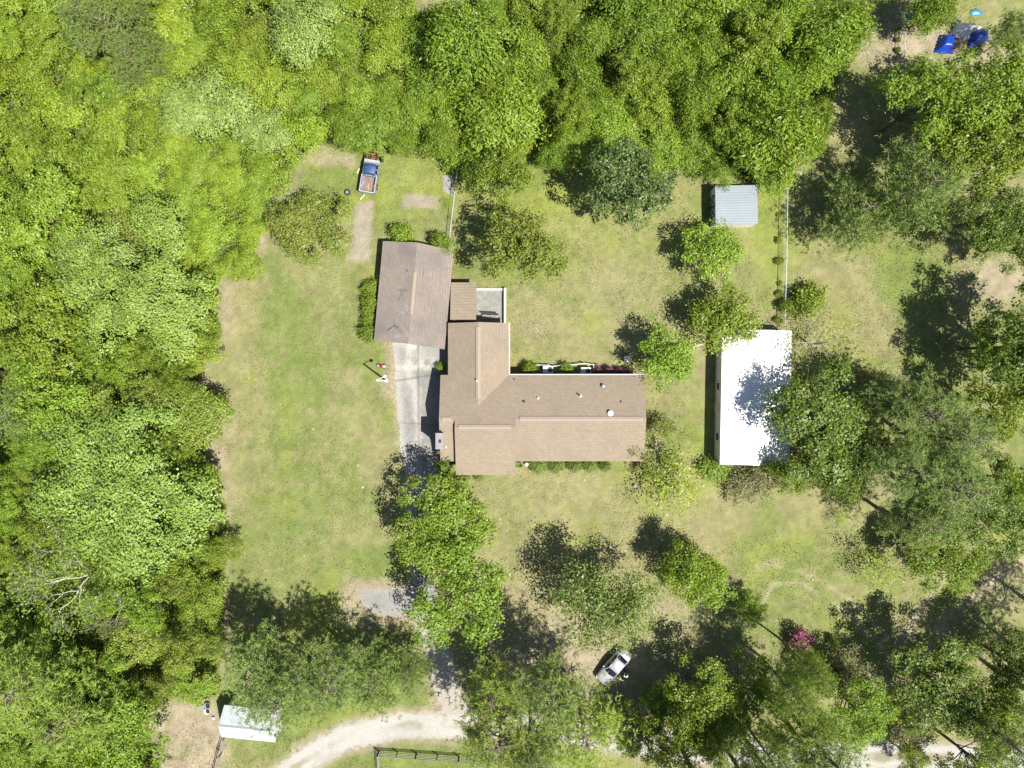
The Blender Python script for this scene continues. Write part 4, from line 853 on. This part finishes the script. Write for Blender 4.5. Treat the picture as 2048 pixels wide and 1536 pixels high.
tarp('tarpaulin', [(1936,68),(1956,56),(1975,59),(1976,82),(1954,92),(1934,96)], 1.0, BT, 'right deep blue tarpaulin next to the white sheet', seed=4)
tarp('tarpaulin', [(1912,44),(1962,54),(1956,62),(1942,70),(1934,84),(1898,72)], 1.1, mat('white tarpaulin', (.70,.72,.72), .5, noise=.12, nscale=2), 'grubby white tarpaulin between the two deep blue ones', seed=6)
tarp('tarpaulin', [(1908,72),(1936,80),(1934,98),(1902,108)], .7, mat('brown board', (.25,.17,.12), .9, noise=.3, nscale=3), 'brown sheet lying between the blue tarpaulins', 'sheet', .04, 7)
tarp('tarpaulin', [(1940,22),(1945,18),(1955,18),(1968,26),(1960,31),(1942,30)], .35, LB, 'small crumpled light blue tarpaulin on the grass above the big ones', seed=8, amp=.25)
bt = thing('boat', 'white and grey boat half hidden under the branches at the top', 'boat', P(1826,36), rad(5)); q = MB()
loft([[(x,-w,.5),(x,-w*.6,.1),(x,0,0),(x,w*.6,.1),(x,w,.5),(x,w*.85,.52),(x,0,.3),(x,-w*.85,.52)] for x, w in ((-1.4,.55),(-.5,.62),(.6,.5),(1.3,.2),(1.6,.04))]).build('hull', M['white'], bt)
MB().box(-1.1,.4,-.42,.42,.4,.46).build('cover', mat('slate cover', (.15,.18,.22), .8), bt)
# ---- junk by the barn
for k, (px, py, r_, m, lb) in enumerate([(417,1409,.36,'stucco','pale round tub in the weeds, the upper of the two left of the barn'),(417,1420,.36,'white','white round tub in the weeds, the lower of the two left of the barn')]):
    t = thing('tub', lb, 'tub', P(px, py)); q = MB(); n = 18; vs = []
    for rr_, z in ((.7,.0),(1,.38),(.92,.38),(.64,.05)): vs += [(r_*rr_*math.cos(2*math.pi*j/n), r_*rr_*math.sin(2*math.pi*j/n), z) for j in range(n)]
    q.add(vs, [(i_*n+j, i_*n+(j+1) % n, (i_+1)*n+(j+1) % n, (i_+1)*n+j) for i_ in range(3) for j in range(n)]+[tuple(range(n))]).build('bowl', M[m], t, True)
    MB().cyl((0,0), r_*.8, .2, .21, 16).build('water', M['dark'], t)
simple('bucket', MB().tube([(0,0,0),(0,0,.28)], [.11,.15], 12), M['white'], 'small white bucket on bare ground at the left of the barn', 'bucket', P(429,1435))
simple('block', MB().box(-.4,.4,-.2,.2,0,.2).box(-.3,.1,.25,.45,0,.15), M['stucco'], 'pale concrete block beside the round tubs', 'block', P(403,1414), .3)
ST = mat('pale stone', (.36,.34,.29), .9, noise=.15, nscale=9)
for k, (px, py, r_, lb) in enumerate([(619,817,.1,'tiny white stone high on the left lawn'),(626,858,.14,'small pale stone on the left lawn below the white one'),(608,1111,.13,'small white scrap low on the left lawn'),(716,930,.16,'pale stone on the lawn left of the driveway bend'),(725,974,.2,'tan stone left of the big driveway trees'),
        (1237,1109,.22,'larger round stone on the lawn above the oak shadow'),(1250,1101,.15,'smaller round stone up and right of the larger one'),(1268,972,.2,'bare pale stone in front of the house'),(1168,960,.16,'pale stone in front of the round hedge bushes'),
        (1186,951,.14,'small bluish stone close to the hedge bushes'),(1625,1159,.15,'small pale stone in the right lawn'),(1668,1041,.12,'tiny white stone by the sapling'),(739,1255,.25,'flat tan stone below the turning pad')]):
    simple('stone', MB().tube([(0,0,0),(0,0,r_*.3),(0,0,r_*.5)], [r_,r_*.9,r_*.4], 9), ST, lb, 'stone', P(px,py), k, smooth=True)
# ------------------------------------------------------------ trees and plants
B = lambda key, seed, R, H, base, lm, **kw: proto_tree(key, seed, R, H, base, lm, **kw)
B('mapleA', 1, 5, 8, 2.2, 'lime', nl=30, nc=11, nv=34, lobe=.21); B('mapleB', 2, 5, 8, 2.2, 'lime', nl=26, nc=12, nv=34, lobe=.23)
B('yelA', 3, 4, 6, 1.2, 'yellowgreen', nl=22, nc=12, nv=30, lobe=.24, ll=.19, lw=.13); B('yelB', 4, 4, 6, 1.2, 'yellowgreen', nl=18, nc=13, nv=30, lobe=.28, ll=.19, lw=.13)
B('greenA', 5, 4.5, 7.5, 1.8, 'green', nl=26, nc=12, nv=34, lobe=.22); B('greenB', 6, 4.5, 7.5, 1.8, 'green', nl=22, nc=12, nv=34, lobe=.25)
B('deepA', 7, 5, 10, 2.5, 'deep', nl=30, nc=12, nv=34, lobe=.21); B('deepB', 8, 5, 9, 2.0, 'deep', nl=26, nc=12, nv=34, lobe=.23)
B('paleA', 9, 8, 9.5, 2.5, 'pale', nl=38, nc=18, nv=34, lobe=.19, ll=.24, lw=.14, radial=1.7, up=1.1, rnd=.6, cr=.28, zs=.6); B('paleB', 10, 8.5, 10, 2.5, 'pale', nl=42, nc=18, nv=34, lobe=.18, ll=.24, lw=.14, radial=1.7, up=1.1, rnd=.6, cr=.28, zs=.6)
B('silverA', 11, 4, 7.5, 2.2, 'silver', nl=15, nc=20, nv=24, lobe=.26, ll=.2, lw=.12, radial=1.8, up=1.1, rnd=.6, cr=.32, zs=.6)
B('limeA', 12, 4.5, 8, 1.0, 'lime', nl=24, nc=14, nv=30, lobe=.24, ll=.40, lw=.13, radial=1.9, rnd=.95, cr=.36, twigs=0); B('limeB', 13, 4, 7, 1.0, 'lime', nl=22, nc=14, nv=30, lobe=.25, ll=.40, lw=.13, radial=1.9, rnd=.95, cr=.36, twigs=0)
B('magnolia', 14, 4.8, 8.5, .8, 'magnolia', nl=16, nc=24, nv=24, lobe=.3, ll=.26, lw=.13)
B('denseA', 15, 3.8, 6, .3, 'green', nl=18, nc=20, nv=26, lobe=.27, ll=.2, lw=.13)
B('oliveA', 16, 4.6, 6.5, 1.2, 'olive', nl=17, nc=22, nv=30, lobe=.3, ll=.22, lw=.13, cr=.28, twigs=24); B('oliveB', 17, 4.6, 6.5, 1.4, 'olive', nl=17, nc=20, nv=28, lobe=.32, ll=.22, lw=.13, twigs=24)
B('brownA', 18, 3.2, 4, .4, 'brownish', nl=12, nc=18, nv=20, lobe=.32, ll=.2, lw=.1, rnd=1.1, twigs=24)
B('thickA', 19, 3.4, 4.2, .1, 'thicket', nl=13, nc=22, nv=26, lobe=.32, ll=.2, lw=.12, twigs=0, cr=.28, zs=.5, r0=.06); B('thickB', 20, 3.4, 3.6, .1, 'yellowgreen', nl=16, nc=20, nv=24, lobe=.28, ll=.2, lw=.12, twigs=0, cr=.28, zs=.45, r0=.06)
B('thickC', 21, 3.4, 4.6, .1, 'lime', nl=14, nc=22, nv=26, lobe=.29, ll=.36, lw=.11, radial=1.6, twigs=0, cr=.4, r0=.06)
B('smallA', 22, 3.0, 4.6, 1.2, 'lime', nl=18, nc=13, nv=28, lobe=.26, ll=.18, lw=.12); B('smallB', 23, 3.0, 5, 1.0, 'green', nl=18, nc=13, nv=28, lobe=.27, ll=.18, lw=.12)
B('oakA', 24, 5.4, 9, 2.2, 'oak', nl=17, nc=20, nv=24, lobe=.27, ll=.24, lw=.13, twigs=40, cr=.4)
B('sparse', 25, 2.4, 3.6, 1.2, 'yellowgreen', nl=7, nc=12, nv=11, lobe=.38, ll=.17, lw=.09, cr=.34, twigs=30, r0=.05)
B('hedge', 26, .85, 1.1, .05, 'hedge', name='hedge_bush', nl=7, nc=30, nv=14, lobe=.55, ll=.1, lw=.06, cr=.09, twigs=0, r0=.03, squash=.8)
B('shrub', 27, 1.2, 1.4, .1, 'green', name='shrub', nl=7, nc=16, nv=14, lobe=.45, ll=.16, lw=.08, cr=.16, twigs=6, r0=.03)
B('shrubY', 28, 1.2, 1.4, .1, 'lime', name='shrub', nl=7, nc=16, nv=14, lobe=.45, ll=.17, lw=.08, cr=.18, twigs=6, r0=.03)
B('azalea', 29, 1.2, 1.1, .1, 'azalea', name='azalea_bush', nl=7, nc=14, nv=14, lobe=.45, ll=.13, lw=.10, cr=.14, twigs=8, r0=.03)
proto_pine('pineA', 31, 3.6, 16, 6.5); proto_pine('pineB', 32, 4.0, 15, 6.5, tufts=1100); proto_pine('pineC', 33, 3.6, 14, 6, 'pinelight', tufts=1000); proto_pine('pineTall', 35, 3.3, 17, 9, tufts=520); proto_pine('pineLow', 34, 3.6, 8, 2.0, tufts=1100)
B('sparseBig', 44, 4.8, 6.5, 1.5, 'olive', nl=16, nc=15, nv=8, lobe=.3, ll=.16, lw=.08, cr=.5, twigs=70, r0=.09, bark='barkpale')
proto_bare('bareA', 41, 5.0, 8.5, 'lime', 3600, depth=5, ll=.2); proto_bare('bareB', 42, 4.0, 5.5, 'olive', 3800, depth=4, start=.2); proto_bare('bareC', 43, 4.6, 7, 'yellowgreen', 1500, depth=4, ll=.15, up=.35)
# --- trees one can tell apart
T = [
 ('oliveA',619,450,76,4.6,'olive tree with an open crown between the wood and the gravel strip'),
 ('denseA',999,348,62,6.5,'dense round dark green tree beside the top of the wire fence'),
 ('oliveB',1042,494,84,9.0,'wide olive tree behind the breezeway and the garage'),
 ('magnolia',1257,362,86,10.5,'big glossy dark green magnolia at the top of the back yard'),
 ('smallA',1428,507,58,5.4,'bright round tree just below the metal shed'),
 ('smallB',1452,640,62,5.6,'green tree overhanging the corner of the long white outbuilding'),
 ('smallA',1333,718,56,6.0,'yellow-green tree at the back right corner of the house'),
 ('bareB',1325,905,66,5.5,'half bare tree with pale twigs at the right end of the house'),
 ('sparse',1345,975,60,4.0,'thin low tree in front of the half bare one by the house'),
 ('mapleA',885,1055,98,8.0,'upper of the two big bright trees over the driveway'),
 ('mapleB',914,1188,104,9.0,'lower of the two big bright trees over the driveway'),
 ('oakA',1212,1205,98,9.0,'big dark oak-like tree above the silver white sedan'),
 ('smallB',1375,1138,48,6.8,'dark green half of the tree pair in the front lawn'),
 ('smallA',1412,1172,54,5.8,'yellow-green half of the tree pair in the front lawn'),
 ('smallA',1507,1215,31,3.2,'small round yellow-green tree alone on the right front lawn'),
 ('sparse',1762,1135,46,3.6,'thin yellow tree on the right lawn beside its own brown shadow'),
 ('sparseBig',1655,685,88,5.5,'sparse see-through tree right of the long white outbuilding'),
 ('brownA',1520,962,56,2.6,'brown-green straggly shrub below the long white outbuilding'),
 ('deepA',1650,852,110,9.0,'very large dark green tree over the long white outbuilding'),
 ('deepB',1690,925,70,8.0,'dark tree filling in below and right of the one over the outbuilding'),
 ('greenB',1590,940,48,5.0,'bright green small tree at the lower corner of the long white outbuilding'),
 ('brownA',1765,775,40,3.0,'small brownish tree beside the short wire fence'),
 ('pineB',1850,830,80,13,'grey-green pine at the top of the right-hand pine clump'),
 ('pineA',1795,790,55,11,'small pine at the left shoulder of the right-hand pine clump'),
 ('pineA',1930,880,85,14,'pine on the right side of the right-hand pine clump'),
 ('pineB',1830,945,75,13,'pine with bare grey branch ends on the left of the right-hand clump'),
 ('pineA',1915,985,95,14,'central pine of the right-hand pine clump'),
 ('pineA',1855,1050,66,12,'lowest pine of the right-hand pine clump'),
 ('greenA',1905,1120,72,7,'bright broad-leaved tree at the foot of the right-hand pine clump'),
 ('deepB',2000,1040,75,8,'dark green tree at the right edge below the pine clump'),
 ('greenB',2025,960,55,8,'green tree at the right edge level with the pine clump'),
 ('greenA',2015,800,75,9,'green tree at the right edge above the pine clump'),
 ('mapleB',2010,690,62,9,'small bright tree against the big black shadow on the right edge'),
 ('deepA',2120,690,112,13,'large tree just outside the right edge that throws the black shadow'),
 ('pineLow',1845,372,92,12,'big soft dark pine in the upper right'),
 ('pineLow',1725,420,74,8,'lower dark pine left of the big soft one in the upper right'),
 ('mapleB',1850,205,92,11,'big bright maple at the left of the upper right group'),
 ('mapleA',1975,195,98,12,'biggest bright maple of the upper right group'),
 ('greenA',1975,300,88,11,'green tree on the right of the upper right group'),
 ('greenB',2045,240,80,11,'tree cut by the right edge in the upper right group'),
 ('deepB',1985,430,74,9,'dark tree with scattered bright leaves below the upper right group'),
 ('deepA',2045,480,62,8,'dark tree at the right edge below the upper right group'),
 ('pineLow',2038,55,38,7,'dark conifer in the top right corner'),
 ('limeB',1868,12,40,6,'loose yellow-green tree over the boat at the top'),
 # bottom row
 ('pineA',505,1350,80,12,'first pine from the left in the row over the small barn'),
 ('pineB',562,1400,86,13,'second pine of the row, its branches over the barn roof'),
 ('pineA',665,1365,80,12,'third pine of the row below the left lawn'),
 ('pineLow',745,1365,66,8,'fourth and lowest pine of the row, above the fence panel'),
 ('pineLow',812,1350,44,7,'small pine at the left edge of the gravel drive'),
 ('pineC',1000,1480,92,13,'light green pine right of the road junction'),
 ('pineC',985,1395,66,11,'pine at the right edge of the gravel drive'),
 ('pineA',1105,1400,80,15,'pine left of the silver sedan with a dark trunk'),
 ('pineC',1170,1470,92,14,'light pine below the silver sedan'),
 ('pineA',1065,1520,60,14,'pine at the bottom edge over the road'),
 ('greenA',1288,1458,60,5,'green tree directly below the silver sedan'),
 ('mapleB',1328,1408,42,5,'tree with a bright yellow-green top right of the sedan'),
 ('greenA',1405,1405,78,8,'dark tree in the middle of the bottom row'),
 ('greenB',1370,1490,72,9,'green tree over the road at the bottom centre'),
 ('greenA',1495,1395,78,6,'dark spreading tree right of the bottom centre'),
 ('greenA',1440,1492,50,5,'green tree over the road right of the bottom centre'),
 ('pineC',1600,1400,50,14,'slim light pine left of the yellow-green bottom tree'),
 ('pineC',1635,1350,42,13,'slim light pine just below the azalea bush'),
 ('pineC',1620,1500,82,14,'light pine at the bottom edge over the road'),
 ('brownA',1680,1345,52,3.5,'brown-grey low tree right of the azalea bush'),
 ('mapleA',1725,1425,70,8,'yellow-green tree standing alone over the bottom road'),
 ('pineC',1545,1525,60,14,'pine cut by the bottom edge between two green trees'),
 ('deepA',1890,1375,95,9,'dark tree in the lower right shadows'),
 ('greenB',1975,1440,80,9,'dark tree nearest the lower right corner'),
 ('deepB',2035,1330,70,8,'dark tree on the right edge in the lower shadows'),
 ('brownA',1835,1450,50,3.5,'grey-brown scrub at the right end of the bottom road'),
 ('greenB',1960,1530,60,8,'green tree at the bottom edge near the lower right corner'),
 ('greenA',1830,1525,34,4,'small green tree at the edge of the bottom road'),
 # distinct trees of the left wood
 ('paleA',265,570,150,9,'large pale layered maple beside the left lawn'),
 ('paleB',250,985,165,10,'largest pale layered maple, lower in the left wood'),
 ('silverA',408,215,78,8,'silvery pale tree standing out of the upper left wood'),
 ('silverA',185,500,66,8,'pale tree at the upper left of the large layered maple'),
 ('silverA',612,52,72,8,'pale yellow tree near the top edge of the wood'),
 ('silverA',520,262,52,6,'small silvery tree right of the silvery pale one'),
 ('mapleA',75,430,95,9,'bright tree at the left edge with a black gap to its right'),
 ('greenA',95,660,95,9,'green tree at the left edge beside the large layered maple'),
 ('mapleB',100,790,85,9,'bright tree at the left edge below the green one'),
 ('pineLow',30,830,60,9,'soft grey-green pine at the left edge'),
 ('bareA',110,1180,140,12,'large half bare tree with white branches in the lower left'),
 ('bareC',190,1245,66,10,'smaller bare twiggy tree below the large half bare one'),
 ('pineC',40,1380,95,12,'soft yellow-green pine in the lower left corner'),
 ('pineC',125,1450,85,12,'soft yellow-green pine right of the corner one'),
 ('mapleA',230,1475,88,8,'bright leafy tree by the bare ground at the lower left'),
 ('mapleB',165,1525,70,8,'bright leafy tree at the bottom edge by the corner pines'),
 ('oliveA',380,835,72,5,'olive tree pushing out of the wood onto the left lawn'),
 ('oliveB',300,800,60,6,'olive tree inside the wood behind the one pushing onto the lawn'),
 ('limeA',935,75,78,9,'big lime green tree at the top edge beside the small grassy gap'),
 ('limeB',1010,230,70,7,'bright fountain shaped tree above the dense round dark one'),
 ('limeB',1555,255,72,9,'big lime green tree at the right end of the top wood'),
 ('pineLow',225,55,80,9,'grey-green pine rising through the top left thicket'),
 ('pineLow',165,22,60,9,'grey-green pine at the top edge on the left'),
 ('pineLow',265,115,58,9,'grey-green pine lowest of the three in the top left thicket'),
]
for k, px, py, r_, h, lb in T: plant(k, px, py, r_*1.0, h, lb, 'pine' if k.startswith('pine') else ('shrub' if 'shrub' in lb or 'scrub' in lb else 'tree'))
# small plants with their own places
plant('sparse',1680,1036,16,1.6,'tiny yellowish sapling on the right lawn','sapling'); plant('shrub',1671,1285,9,1.3,'tiny dark conifer seedling right of the azalea','sapling')
plant('shrubY',1430,940,24,1.5,'yellow-green shrub off the lower left corner of the white outbuilding','shrub'); plant('shrubY',912,312,24,2.6,'bright feathery shrub at the top end of the wire fence','shrub')
plant('shrub',803,470,25,2.0,'leafy dark green shrub behind the garage','shrub'); plant('shrub',880,481,19,2.4,'brownish green shrub over the back corner of the garage roof','shrub'); plant('sparse',893,492,22,2.6,'twiggy little tree touching the garage roof corner','sapling')
plant('sparse',895,407,12,.9,'small spiky fern-like shrub left of the wire fence','shrub'); plant('shrubY',882,735,9,1.0,'small shrub between driveway and house wall','shrub')
plant('shrub',1622,600,32,2.4,'dark bush at the top of the sparse see-through tree','shrub'); plant('shrub',1580,612,16,1.6,'small dark bush right of the straight wire fence','shrub')
plant('shrubY',463,826,6,.4,'small round green weed tuft on the bare patch at the wood edge','weed'); plant('shrub',1830,1068,14,1.0,'little shrub at the left foot of the pine clump','shrub')
plant('azalea',1604,1288,27,2.2,'magenta flowering azalea on the right lawn','azalea'); plant('shrubY',1610,1306,22,1.8,'yellow-green shrub growing into the magenta azalea','shrub'); plant('azalea',1122,1368,18,1.8,'dark magenta azalea in the shade left of the sedan','azalea'); plant('azalea',2040,1425,14,1.8,'magenta azalea glimpsed in the lower right shadows','azalea')
for k, px in enumerate((1198,1217,1237,1255)): plant('azalea',px,743,11,1.2,('first','second','third','fourth')[k]+' magenta azalea from the left in the row behind the house','azalea','azaleas along the back wall of the house')
for k, (px, r_, ty_) in enumerate([(745,17,575),(742,18,605),(740,18,635),(741,18,665)]): plant('shrub',px-2,ty_,r_*1.1,1.3+.3*(k % 2),('top','second','third','bottom')[k]+' bush of the hedge along the left garage wall','hedge','hedge bushes along the garage')
for k, (px, py, r_) in enumerate([(1078,931,15),(1113,931,14),(1150,931,12.5),(1181,932,12),(1211,932,10.5)]): plant('hedge',px,py,r_*1.12,1.1,('first','second','third','fourth','fifth and smallest')[k]+' clipped bush from the left under the front eaves of the long wing','hedge','clipped bushes in front of the house',rz=0)
for k, (px, py, r_) in enumerate([(932,953,9),(958,954,9)]): plant('hedge',px,py,r_,.8,('left','right')[k]+' low bush peeping out below the front gable roof','hedge','low bushes below the front roof',rz=0)
plant('shrubY',889,935,15,.9,'low green bush between the chimney side of the house and the drive','shrub'); plant('shrub',897,958,14,1.0,'dark low bush under the first driveway tree','shrub')
plant('shrub',1058,737,14,1.5,'brownish shrub left of the white rail fence','shrub'); plant('shrubY',1135,740,13,1.3,'light green shrub between the two air conditioners','shrub')
plant('shrub',1290,835,8,.8,'reddish low plant at the right gable wall','shrub'); 
for k, py in enumerate((58,78,98)): plant('shrub',1798,py,5,.7,('top','middle','bottom')[k]+' vine clump on the short fence by the boat','weed','vine clumps on the short fence by the boat')
for k, (px, py) in enumerate([(1558,430),(1558,480),(1561,522),(1560,567),(1559,587),(1558,640)]): plant('shrub',px,py,5+3*(k*7 % 3)/2,.3+.2*(k % 3),('top','second','third','fourth','fifth','bottom')[k]+' weed clump at the foot of the straight wire fence','weed','weed clumps along the straight wire fence')
yu = thing('yucca', 'spiky yucca in the corner by the front wall', 'yucca', P(1039,929)); q = MB(); r7 = random.Random(4)
for k in range(46):
    a = k*2.4; u = r7.uniform(.25, 1.1); L_ = r7.uniform(.55, .8); d = Vector((math.cos(a)*math.cos(u), math.sin(a)*math.cos(u), math.sin(u))); s = Vector((-math.sin(a), math.cos(a), 0))*.035
    q.add([Vector((0,0,.15))-s, Vector((0,0,.15))+s, d*L_*.6+s*1.1+Vector((0,0,.18)), d*L_+Vector((0,0,.05)), d*L_*.6-s*1.1+Vector((0,0,.18))], [(0,1,2,3,4)])
q.build('leaves', mat('yucca leaf', (.16,.22,.04), .5), yu)
# --- the wood itself: every crown is a tree of its own, filled in by a spaced random pattern
rs = random.Random(77); pts_ = [(px, py, r_*.8) for k, px, py, r_, h, lb in T]
def wood_kind(px, py):
    n = float(fbm(np.array([px/17.0]), np.array([py/17.0]), 9, 123)[0]); u = rs.random()
    if 340 < px < 620 and 280 < py < 560: return ('thickB', rs.uniform(1.6, 2.4), 'low', 'the yellow thicket left of the pickup')
    if px < 470 and py > 650:
        k = rs.choice(['greenA','mapleB','yelA','oliveB','greenB']) if px > 150 else rs.choice(['mapleA','greenA','mapleB'])
        return (k, rs.uniform(4.5, 7.5), 'mid', 'the lower left wood' if py > 1000 else 'the left wood beside the lawn')
    if px < 480 and py > 380: return (rs.choice(['yelA','yelB','thickB','oliveA']) if px > 130 else rs.choice(['mapleA','greenB']), rs.uniform(3.5, 6), 'mid', 'the left wood around the large layered maple')
    if px < 600: return (rs.choice(['thickA','thickB','yelA','yelB','thickA','thickC','mapleB']), rs.uniform(3.2, 6), 'mid', 'the upper left thicket')
    if px < 930: return (rs.choice(['thickC','thickA','thickB','limeB']), rs.uniform(2.6, 4.5), 'low', 'the thicket above the pickup')
    if px < 1420: return (rs.choice(['limeA','limeB','thickC','yelB','limeA','greenB']), rs.uniform(4.5, 8), 'mid', 'the top centre wood')
    return (rs.choice(['limeA','limeB','greenB','limeA','limeB']), rs.uniform(5.5, 9), 'tall', 'the wood above the metal shed')
NAMES = dict(thickA='leafy green shrub tree', thickB='yellowish low shrub tree', thickC='bright long-leaved shrub tree', limeA='tall lime green tree', limeB='rounded lime green tree', yelA='yellow-green bushy tree', yelB='compact yellow-green tree',
             greenA='mid green tree', greenB='fresh green tree', mapleA='broad bright tree', mapleB='bright lumpy tree', oliveA='olive tinted tree', oliveB='open olive tree')
LANDM = [(740,345,'the pickup'),(912,312,'the top of the wire fence'),(1257,362,'the glossy magnolia'),(1473,409,'the metal shed'),(408,215,'the silvery pale tree'),(612,52,'the pale yellow tree'),(225,55,'the three top left pines'),
 (265,570,'the upper layered maple'),(250,985,'the lower layered maple'),(110,1180,'the half bare tree'),(500,1448,'the small barn'),(80,1420,'the corner pines'),(627,447,'the open olive tree'),(380,835,'the olive tree on the left lawn'),
 (935,75,'the grassy gap at the top'),(1560,270,'the tree at the right end of the wood'),(1826,36,'the boat'),(75,430,'the bright tree with the black gap'),(100,790,'the bright tree at the left edge'),(1150,180,'the middle of the top wood'),(1370,60,'the top edge above the magnolia'),(30,180,'the left edge'),(800,200,'the middle of the thicket')]
FILL = []
n_ = 0
for it in range(20000):
    if n_ >= 240: break
    px, py = rs.uniform(-70, 1700), rs.uniform(-70, 1600)
    g = P(px, py); d = float(sdclear(np.array([g.x]), np.array([g.y]))[0])
    if d < .9: continue
    k, h, _, where = wood_kind(px, py); r_ = {'low': rs.uniform(34, 52), 'mid': rs.uniform(38, 62), 'tall': rs.uniform(46, 70)}[_]
    r_ = min(r_, d*K*1.0+14); r_ = max(24, r_)
    if any(math.hypot(px-a, py-b) < (r_*.84+c*.54) for a, b, c in pts_): continue
    pts_.append((px, py, r_)); n_ += 1
    if d < 3: h = min(h, 3.6+rs.random())
    sz = 'small ' if r_ < 38 else ('wide ' if r_ > 55 else '')
    o = plant(k, px, py, r_*1.06, h, 'x', 'tree', f'{NAMES[k]}s in {where}', sq=rs.uniform(.72, 1.0))
    lx, ly, ln = min(LANDM, key=lambda q: math.hypot(q[0]-px, q[1]-py)); dx, dy = px-lx, py-ly; dist = math.hypot(dx, dy)
    a = math.degrees(math.atan2(-dy, dx)) % 360
    dr = ['right of', 'upper right of', 'above', 'upper left of', 'left of', 'lower left of', 'below', 'lower right of'][int((a+22.5)//45) % 8]
    FILL.append([dist, f'{sz}{NAMES[k]} {dr} {ln}', o])
FILL.sort(key=lambda q: q[0]); seen = {}; tot = {}
for q in FILL: tot[q[1]] = tot.get(q[1], 0)+1
for dist, lb, o in FILL:
    seen[lb] = seen.get(lb, 0)+1; od = ['nearest', 'second nearest', 'third nearest', 'fourth nearest', 'fifth nearest', 'sixth nearest', 'seventh nearest', 'eighth nearest'][min(7, seen[lb]-1)]
    lb = lb if tot[lb] == 1 else f'{lb}, {od}'
    if len(lb.split()) > 16: lb = lb.replace(' nearest', '').replace('the tree at ', '').replace('wide ', '')
    o['label'] = lb
# pines that stand at the bottom and on the right, whose shadows fall into the picture
for (px, py, h, lb) in [(1478,1460,19,'tall pine whose dark trunk crosses the bottom road right of centre'),(1366,1500,18,'tall pine whose trunk crosses the bottom edge near the centre'),(1440,1475,17,'slender tall pine left of the thick dark trunk'),
                        (1560,1400,17,'tall pine shading the lawn below the azalea'),(1890,1392,16,'tall pine throwing shade across the lower right'),(1990,1340,16,'tall pine in the lower right shadows'),(2080,1330,17,'tall pine beyond the lower right edge'),(2090,1230,15,'tall pine beyond the right edge')]:
    root, lo, to, R, H, nm = PROTO['pineTall']; p = P(px, py); p0 = root.copy(); C.objects.link(p0)
    for c in (lo, to):
        d = c.copy(); C.objects.link(d); d.parent = p0
    p0.location = (p.x, p.y, 0); p0.scale = (1.05, 1.05, h/H); p0.rotation_euler = (0, 0, rs.uniform(0, 6)); tag(p0, lb, 'pine')
# --- undergrowth, grass tufts and litter: nobody could count them
def scatter(name, n, seed, accept, size, h, lm, label, tall=.5):
    r = np.random.RandomState(seed); x = r.uniform(-66, 55, n); y = r.uniform(-50, 50, n); m = accept(x, y); x, y = x[m], y[m]; N = len(x)
    z = r.uniform(.02, 1, N)*h(x, y); nv = nrm(r.normal(size=(N, 3))*tall+np.array((0, 0, .8))); s = r.uniform(.6, 1.4, N)*size
    Q = leaf_quads(r, np.stack([x, y, z], 1), nv, r.normal(size=(N, 3)), s, s*.5)
    return tag(leaf_object(name, Q, r.rand(N), np.clip(fbm(x, y, 1.2, seed)*1.6-.3, 0, 1), L[lm]), label, None, None, 'stuff')
scatter('undergrowth', 360000, 5, lambda x, y: sdclear(x, y)+1.6*(fbm(x, y, 2, 8)-.5) > .1, .32, lambda x, y: .35+1.9*np.clip(fbm(x, y, 3, 9)*1.8-.4, 0, 1)*smooth(0, 2.5, sdclear(x, y)), 'thicket', 'leafy undergrowth and vines covering the wood floor', .9)
def lawn(x, y):
    return (sdclear(x, y) < 0) & (sdpoly(x, y, pw(DRIVE)) > .1) & (sdline(x, y, pw(ROADL)) > 2.3) & (sdpoly(x, y, pw(PAD)) > .3) & (sdpoly(x, y, pw(STRIP)) > 0) & (sdpoly(x, y, pw(STRIP2)) > 0) & (sdline(x, y, pw(PATHL)) > 1.5) & (fbm(x, y, 4, 12) > .42)
LM('grass', (.09,.14,.028), (.20,.22,.055), (.32,.29,.15), acc=.75, trans=.2)
scatter('grass', 260000, 6, lawn, .15, lambda x, y: .05+0*x, 'grass', 'short uneven grass tufts over the lawns', 1.1)

LM('litter', (.30,.24,.15), (.42,.36,.26), (.50,.47,.40), acc=.8, trans=.1)
scatter('fallen_leaves', 26000, 9, lambda x, y: (sdclear(x, y) < .2) & (fbm(x, y, 3, 14)+.35*(sdclear(x, y) > -1.2) > .60), .13, lambda x, y: .04+0*x, 'litter', 'pale fallen leaves scattered on the lawns and along the wood edge', .3)
